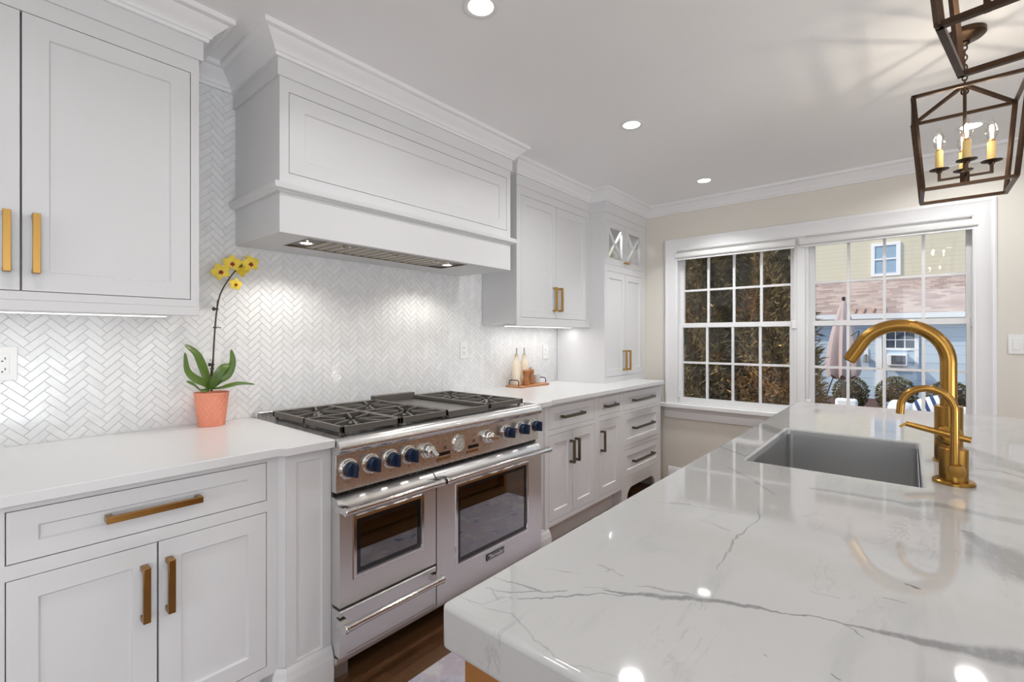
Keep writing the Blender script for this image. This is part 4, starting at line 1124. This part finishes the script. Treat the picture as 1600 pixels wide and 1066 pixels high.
def leaf(path,wid,up,fold=.25,nm='leaf'):
    P_ = smoothpath(path,8); m = MB(); rows = []
    for i,p in enumerate(P_):
        u = i/(len(P_)-1); tn = (P_[min(i+1,len(P_)-1)]-P_[max(i-1,0)]).normalized()
        s_ = tn.cross(Vector(up)).normalized(); nn = s_.cross(tn).normalized()
        w = wid*(math.sin(PI*min(1,u*.92+.08))**.6)*(1 if u<.97 else .5)
        if u >= 1: w = wid*.06
        rows.append([p+s_*w*k+nn*(abs(k)*w*fold) for k in (-1,-.5,0,.5,1)]+[p+s_*w*k+nn*(abs(k)*w*fold-.0022) for k in (1,.5,0,-.5,-1)])
    m.ring(rows); return m.build(nm,M['leaf'],t)
base = Q(.722,1.062)
leaf([base,Q(.700,1.088,-.02),Q(.662,1.112,-.03),Q(.636,1.150,-.03),Q(.630,1.222,-.02)],.0165,(.45,-1,.2))
leaf([base+Vector((0,-.006,0)),Q(.706,1.115,-.01),Q(.690,1.165,-.015),Q(.668,1.218,-.015),Q(.630,1.256,-.01)],.0195,(.35,-1,.35))
leaf([base,Q(.755,1.095,-.02),Q(.792,1.12,-.03),Q(.812,1.175,-.03),Q(.806,1.232,-.02)],.016,(-.2,-1,.1))
leaf([base+Vector((0,-.01,0)),Q(.745,1.105,-.03),Q(.772,1.150,-.04),Q(.800,1.163,-.03)],.017,(-.3,-1,.4))
leaf([base+Vector((.005,-.015,0)),Q(.775,1.063,-.05),Q(.840,1.075,-.06),Q(.905,1.068,-.06)],.017,(0,-.35,1))
leaf([base+Vector((-.005,-.01,0)),Q(.690,1.055,-.03),Q(.660,1.085,-.05),Q(.634,1.102,-.05)],.013,(0,-.6,1))
def blossom(c,face,size,roll,bud=False):
    face = Vector(face).normalized(); q = Vector((0,0,1)).rotation_difference(face)
    root = None; m = MB()
    for k,(a,w,l) in enumerate(((90,.75,1.0),(90+72,1.0,1.0),(90-72,1.0,1.0),(90+140,.72,.98),(90-140,.72,.98))):
        a = R(a+roll); d_ = Vector((math.cos(a),math.sin(a),0)); s_ = Vector((-d_.y,d_.x,0)); rows = []
        for i in range(7):
            u = i/6; ww = size*.45*w*math.sin(PI*(.10+.84*u))**.75
            if i == 6: ww = size*.05
            z = .10*size*math.sin(u*PI)-.12*size*u*u
            rows.append([c+q@(d_*(size*l*u)+s_*ww*e+Vector((0,0,z-abs(e)*ww*.2))) for e in (-1,-.4,.4,1)]+[c+q@(d_*(size*l*u)+s_*ww*e+Vector((0,0,z-abs(e)*ww*.2-.0010))) for e in (1,.4,-.4,-1)])
        m.ring(rows)
    fl = m.build('blossom',M['petal'],t)
    lp = MB().lathe([(.0,.20*size),(.10*size,.22*size),(.16*size,.10*size),(.10*size,.0)],c,12,face)
    for sg in (-1,1): lp.lathe([(.0,-.10*size),(.11*size,-.05*size),(.12*size,.05*size),(0,.10*size)],c+q@Vector((sg*.15*size,-.10*size,.12*size)),10,q@Vector((sg,.3,.3)))
    lp.lathe([(.0,0),(.07*size,.05*size),(.09*size,.18*size),(.03*size,.30*size)],c+q@Vector((0,-.08*size,.10*size)),10,q@Vector((0,-1,.5)))
    lp.build('lip',M['lip'],fl)
    return fl
for x,z,dy,fc,sz,ro in ((.764,1.578,-.015,(-.35,-1,-.05),.038,8),(.811,1.620,-.015,(-.15,-1,-.05),.038,-6),(.889,1.628,-.012,(-.05,-1,-.15),.038,10),(.826,1.527,-.012,(.1,-1,-.1),.029,0),(.852,1.600,.012,(.6,.5,.1),.036,20),(.878,1.652,.006,(.3,-.2,1),.026,0)):
    c = Q(x,z,dy); bl = blossom(c,fc,sz,ro)
    near = min(st,key=lambda p:(p-c).length)
    MB().tube([near,(near+c)/2+Vector((0,.004,.003)),c+Vector((0,.004,0))],.0014,6).build('pedicel',M['stem'],bl)

# ================================================================== tray set
t = thing('serving_tray','rectangular wooden serving tray with two dark looped handles by the backsplash','tray',(2.85,2.243,CT))
tx0,tx1,ty0,ty1 = 2.672,3.028,2.170,2.320
m = MB().box(tx0,tx1,ty0,ty1,CT+.0004,CT+.0140); m.build('board',M['tray'],t,bevel=.003)
for x in (tx0+.010,tx1-.010):
    p = [(x,ty0+.030,CT+.0145),(x,ty0+.030,CT+.040)]+[(x,ty0+.045-.015*math.cos(a*PI/12),CT+.040+.015*math.sin(a*PI/12)) for a in range(1,7)]
    p += [(x,ty1-.045+.015*math.sin(a*PI/12),CT+.040+.015*math.cos(a*PI/12)) for a in range(0,7)]+[(x,ty1-.030,CT+.0145)]
    MB().tube(p,.0036,8).build('handle',M['trayh'],t)
ZT = CT+.0143
def bottle(x,y,label):
    t = thing('oil_bottle',label,'bottle',(x,y,ZT),'cream oil bottles on the tray')
    MB().lathe([(.0,0),(.031,0),(.0345,.004),(.0345,.130),(.033,.150),(.027,.172),(.019,.186),(.0155,.196),(.0155,.212),(.0175,.214),(.0175,.219),(.013,.219)],(x,y,ZT),32).build('body',M['ceram'],t)
    MB().lathe([(.0125,.2192),(.014,.228),(.0,.228)],(x,y,ZT),18).build('stopper',M['cork'],t)
    MB().lathe([(.0135,.2283),(.0135,.232),(.005,.233),(.0042,.270),(.0034,.279)],(x,y,ZT),16).build('pourer',M['spout'],t)
bottle(2.740,2.268,'cream ceramic oil bottle with steel pourer, standing at the left tray handle')
bottle(2.845,2.278,'cream ceramic oil bottle with steel pourer, standing behind the wooden mills')
def mill(x,y,label,s_,knobt):
    t = thing('spice_mill',label,'mill',(x,y,ZT),'wooden spice mills on the tray')
    p = [(.0,0),(.026,0),(.0275,.004),(.0275,.022),(.0255,.025),(.0275,.028),(.0275,.034),(.0225,.050),(.0205,.062),(.0225,.074),(.0262,.084),(.0262,.091),(.0235,.0935),(.0235,.0945)]
    MB().lathe([(r_*s_,h) for r_,h in p],(x,y,ZT),28).build('body',M['mill'],t)
    MB().lathe([(r_*s_,h) for r_,h in [(.024,.0948),(.0265,.098),(.0268,.108),(.0215,.114),(.010,.1165),(0,.117)]],(x,y,ZT),28).build('cap',M['mill'],t)
    if knobt: MB().lathe([(.0035,.1172),(.0035,.121),(.0062,.124),(.0062,.128),(.0,.131)],(x,y,ZT),14).build('top_nut',M['spout'],t)
mill(2.775,2.204,'wooden mill in front of the bottles, smooth round cap',1.0,False)
mill(2.868,2.232,'wooden mill with a small metal nut on its cap beside the cup',.98,True)
o = MB().lathe([(.0,0),(.022,0),(.0255,.003),(.027,.066),(.0255,.067),(.0245,.063),(.0225,.006),(0,.005)],(2.962,2.245,ZT),28).build('cup',M['cup'])
tag(o,'small pale grey cup at the right end of the wooden tray','cup')

# ================================================================== rug
m = MB().prism([(.30,1.425),(2.95,1.425),(2.95,.62),(.30,.62)],'z',.0005,.009)
o = m.build('runner_rug',M['rug'],bevel=.003); tag(o,'faded lavender and pink patterned runner rug on the oak floor','rug')

# ================================================================== outdoors
GZ = -.62
M['inner'] = mat('inner_dead_twigs', (.17,.12,.06), .9, bump=1, bscale=25, var=.6, vscale=9)
def thing_tree(x,y,rad,h,label,seed,n):
    t = thing('evergreen_tree',label,'tree',(x,y,GZ),'evergreens outside the kitchen window')
    MB().cyl((x,y,GZ+.001),(x,y,GZ+h*.8),.09,.02,n=10).build('trunk',M['trunk'],t)
    rd = random.Random(seed); m = MB(); m.c = []
    core = []
    for k in range(26):
        u = k/25*.95; rg = []
        for i in range(40):
            a = 2*PI*i/40; r0_ = rad*(1-u**2.2)*.80*(.8+.4*u if u<.5 else 1)*(.90+.10*math.sin(a*5+seed+u*h*3)+.08*math.sin(a*9+u*h*7)+rd.uniform(-.05,.05))
            rg.append((x+r0_*math.cos(a),y+r0_*math.sin(a),GZ+.12+u*h))
        core.append(rg)
    MB().ring(core).build('inner_branches',M['inner'],t,smooth=False)
    for i in range(n):
        z = rd.random()**1.15*h*.97; u = z/h
        rr_ = rad*(1-u**2.2)*(.86+.14*math.sin(7*u+seed)) ; rr_ = rr_*(.55+.45*rd.random()**.45)
        if z < .25: rr_ *= .5+2*z
        a = rd.uniform(0,2*PI)
        lump = 1+.13*math.sin(a*5+seed+z*3)+.10*math.sin(a*9+z*7)
        p = Vector((x+rr_*lump*math.cos(a),y+rr_*lump*math.sin(a),GZ+z))
        d_ = Vector((math.cos(a)*.75+rd.gauss(0,.45),math.sin(a)*.75+rd.gauss(0,.45),.55+rd.gauss(0,.5))).normalized()
        s_ = d_.cross(Vector((rd.gauss(0,1),rd.gauss(0,1),rd.gauss(0,1)))).normalized()
        L_ = rd.uniform(.07,.17); w = L_*rd.uniform(.06,.13)
        side = (s_.cross(d_))*w*.5
        m.add([p,p+d_*L_*.45+s_*w+side,p+d_*L_,p+d_*L_*.45-s_*w+side],[(0,1,2,3)])
        m.c.append(min(1,max(0,rd.random()*.8+rd.gauss(.05,.1))))
        for sg in (-1,1):
            q_ = p+d_*L_*.3; d2 = (d_+s_*sg*.9).normalized()
            m.add([q_,q_+d2*L_*.3+side,q_+d2*L_*.55],[(0,1,2)]); m.c.append(m.c[-1])
    m.build('foliage',M['fol'],t,smooth=False)
thing_tree(8.40,1.72,.72,6.6,'brown-green evergreen tree seen through both window sashes, next to the umbrella',1,22000)
thing_tree(8.10,2.75,.78,5.3,'brown-green evergreen tree filling the middle of the left sash window',2,22000)
thing_tree(7.9,3.75,.80,5.2,'brown-green evergreen tree at the left edge of the left sash window',3,9000)
thing_tree(9.4,2.25,.9,5.9,'tall evergreen tree standing behind the front row of evergreens',4,9000)
def bush(x,y,rx,ry,h,label,seed):
    t = thing('round_bush',label,'bush',(x,y,GZ),'clipped bushes along the garage wall')
    rd = random.Random(seed); m = MB()
    core = MB(); prof = [(.0,.02)]+[(math.sin(PI*(.12+.88*k/10))**.7*.88,.02+.93*k/10) for k in range(11)]
    core.v=[];core.lathe([(r_*1,hh*h*.95) for r_,hh in prof],(0,0,0),20)
    core.v = [(x+vx*rx,y+vy*ry,GZ+vz) for vx,vy,vz in core.v]
    core.build('branches',M['trunk'],t)
    for i in range(2600):
        a = rd.uniform(0,2*PI); e = rd.uniform(-.9,1.45); k = .90+.12*rd.random()
        n_ = Vector((math.cos(a)*math.cos(e),math.sin(a)*math.cos(e),math.sin(e)))
        p = Vector((x+n_.x*rx*k,y+n_.y*ry*k,GZ+h*.5+n_.z*h*.5*k))
        if p.z < GZ+.02: continue
        s_ = n_.cross(Vector((rd.gauss(0,1),rd.gauss(0,1),rd.gauss(0,1)))).normalized(); d_ = (n_+s_.cross(n_)*rd.gauss(0,.8)).normalized()
        l = rd.uniform(.03,.06)
        m.add([p,p+d_*l*.5+s_*l*.35,p+d_*l,p+d_*l*.5-s_*l*.35],[(0,1,2,3)])
    m.build('leaves',M['bushm'],t,smooth=False)
bush(15.5,1.22,.38,.38,.86,'round clipped bush behind the closed umbrella',11)
bush(15.5,.27,.40,.41,.88,'round clipped bush below the air conditioner',12)
bush(15.5,-.72,.38,.40,.84,'round clipped bush half hidden behind the tall faucet',13)
bush(15.5,-1.62,.40,.40,.80,'round clipped bush at the far right of the window view',14)

# garage with shingle roof
GX = 18.5
t = thing('garage','pale sided garage with a pinkish shingle roof across the yard','garage',(GX+2,.5,GZ))
MB().box(GX,GX+5.0,-9,9,GZ,1.93).build('wall',M['bluew'],t)
MB().prism([(GX-.32,1.95),(GX-.32,2.02),(21.5,3.45),(24.0,2.1),(24.0,2.02),(21.5,3.33)],'y',-9.3,9.3).build('roof',M['shingle'],t,smooth=False)
# prism on y takes (x,z) pairs
MB().box(GX-.34,GX-.325,-9.3,9.3,1.86,2.015).build('fascia',M['trimw'],t)
MB().box(GX-.325,GX-.001,-9.3,9.3,1.86,1.90).build('soffit',M['trimw'],t)
w = MB(); w.box(GX-.05,GX-.001,.62,.82,GZ+.3,1.80)
w.build('corner_board',M['trimw'],t)
f = MB(); frame_y = [(-.20,.66,.36,1.56),(-.10,.56,.46,1.47)]
for a in ((-.20,-.10,.36,1.56),(.56,.66,.36,1.56),(-.10,.56,1.46,1.56),(-.10,.56,.36,.43),(-.10,.56,.90,.97)): f.box(GX-.05,GX-.001,a[0],a[1],a[2],a[3])
f = f.build('window',M['trimw'],t)
MB().box(GX-.02,GX-.002,-.0999,.5599,.971,1.459).build('pane',M['wglass'],f)
m = MB()
for y in (.34,.12): m.box(GX-.03,GX-.0205,y-.012,y+.012,.972,1.458)
m.box(GX-.03,GX-.0205,-.099,.328,1.20,1.222) if False else None
for a,b_ in ((-.099,.107),(.133,.327),(.353,.559)): m.box(GX-.03,GX-.0205,a,b_,1.205,1.229)
m.build('muntin',M['trimw'],f)
MB().box(GX-.02,GX-.002,-.0999,.5599,.431,.899).build('filler_panel',M['bluew'],f)
for y in (1.32,1.10,.86,.60):
    MB().prism([(GX-.30,2.04),(GX+.05,2.20),(GX+.05,2.26),(GX-.30,2.10)],'y',y-.012,y+.012).build('candle_reflection',M['candle_refl'],t)  # orange bars standing in for candle reflections in the window glass
t = thing('air_conditioner','white window air conditioner with dark grille in the garage window','air conditioner',(GX-.2,.29,.44))
MB().box(GX-.36,GX-.021,.06,.535,.44,.79).build('case',M['trimw'],t,bevel=.015)
g_ = MB().box(GX-.367,GX-.361,.10,.435,.485,.745).build('grille',M['acg'],t)
t = thing('wall_lantern','small grey wall lamp on the garage siding left of its window','wall lamp',(GX-.06,1.05,.50))
MB().box(GX-.03,GX-.0005,1.0,1.10,.55,.95).build('backplate',M['trimw'],t)
MB().lathe([(.03,0),(.07,.02),(.06,.22),(.02,.26)],(GX-.11,1.05,.50),12).build('lamp_body',M['spout'],t)
# neighbour's house
HX = 24.65
t = thing('house','pale yellow two-storey house behind the garage roof','house',(HX+3,0,GZ))
MB().box(HX,HX+7,-14,3.45,GZ,7.6).build('wall',M['yellow'],t)
MB().prism([(HX-.5,7.601),(HX+7.5,7.601),(HX+3.5,10.2)],'y',-14.4,3.9).build('roof',M['shingle'],t,smooth=False)
f = MB()
for a in ((.29,.43,3.80,5.17),(1.12,1.24,3.80,5.17),(.43,1.12,5.05,5.17),(.43,1.12,3.80,3.92),(.43,1.12,4.47,4.53)): f.box(HX-.06,HX-.001,*a)
f = f.build('window',M['trimw'],t)
MB().box(HX-.03,HX-.002,.4301,1.1199,3.921,4.469).build('lower_pane',mat('blind_behind_glass',(.30,.42,.55),.2,spec=.5),f)
MB().box(HX-.03,HX-.002,.4301,1.1199,4.531,5.049).build('upper_pane',M['whglass'] if 'whglass' in M else bpy.data.materials['blind_behind_glass'],f)
# umbrella
ux,uy = 13.0,1.15
t = thing('patio_umbrella','closed pale pink patio umbrella standing in the yard','umbrella',(ux,uy,GZ))
MB().cyl((ux,uy,GZ+.061),(ux,uy,2.20),.022,n=12).build('pole',M['spout'],t)
MB().lathe([(.0,0),(.26,0),(.26,.03),(.06,.06),(0,.06)],(ux,uy,GZ),24).build('base',M['spout'],t)
m = MB(); rings = []
for k in range(16):
    u = k/15; z = 2.12-1.72*u; r_ = .03+.25*u**.8+(.05*math.sin(u*PI)); rg = []
    if k == 15: r_ *= .9
    for i in range(48):
        a = 2*PI*i/48; f_ = 1+(.26*u)*math.cos(a*8)+.06*math.cos(a*3+1)
        rg.append((ux+r_*f_*math.cos(a),uy+r_*f_*math.sin(a),z+.05*u*math.cos(a*8)))
    rings.append(rg)
m.ring(rings).build('canopy',M['umb'],t)
MB().lathe([(.035,0),(.035,.07),(.015,.09),(.0,.09)],(ux,uy,2.121),14).build('finial',M['dark'],t)
MB().tube(smoothpath([(ux-.30,uy-.16,1.32),(ux-.32,uy-.30,1.42),(ux-.3,uy-.25,1.20)],6),.012,6).build('tie_strap',M['dark'],t)
MB().tube(smoothpath([(ux-.25,uy+.16,.42),(ux-.28,uy+.24,.15),(ux-.3,uy+.31,-.15),(ux-.3,uy+.34,GZ+.012)],6),.012,6).build('crank_cord',M['dark'],t)
# garden seats with cushions
def seat(x,y,label,w,back,topz):
    t = thing('garden_chair',label,'garden chair',(x,y,GZ))
    m = MB()
    for dy in (-w/2+.03,w/2-.03):
        for dx in (-.30,.30): m.box(x+dx-.025,x+dx+.025,y+dy-.025,y+dy+.025,GZ,GZ+.36)
    m.box(x-.33,x+.33,y-w/2,y+w/2,GZ+.3601,GZ+.41)
    m.build('frame',M['whitef'],t,bevel=.005)
    MB().box(x-.30,x+.22,y-w/2+.03,y+w/2-.03,GZ+.4105,GZ+.54).build('seat_cushion',M['whitef'],t,bevel=.03)
    MB().prism([(x+.23,GZ+.4105),(x+.33,GZ+.4105),(x+.42,topz),(x+.32,topz)],'y',y-w/2+.03,y+w/2-.03).build('backrest',M['whitef'],t,bevel=.03)
    return t
seat(8.3,-.25,'white outdoor seat holding the striped cushion, seen low in the window',1.1,0,.36)
seat(7.15,.635,'narrow white outdoor chair in front of the umbrella, seen low in the window',.30,0,.49)
def cushion(x,y,z,sy,sz,label,mt,roll):
    m = MB(); rings = []
    for k in range(9):
        u = -1+2*k/8; rg = []
        for i in range(32):
            a = 2*PI*i/32; c_,s_ = math.cos(a),math.sin(a); e = .55
            py = sy*math.copysign(abs(c_)**e,c_); pz = sz*math.copysign(abs(s_)**e,s_); f_ = math.sqrt(max(0,1-abs(u)**3))*.98+.02
            rg.append((u*.075,py*f_,pz*f_))
        rings.append(rg)
    m.ring(rings); o = m.build('cushion',M[mt],origin=(0,0,0)); o.location = (x,y,z); o.rotation_euler = (R(roll),R(14),0); tag(o,label,'cushion'); return o
cushion(8.18,-.26,.33,.22,.20,'blue and white striped cushion on the outdoor seat beside the tall faucet','stripe',-18)
cushion(8.20,.12,.27,.13,.17,'plain white cushion left of the striped cushion outdoors','whitef',12)
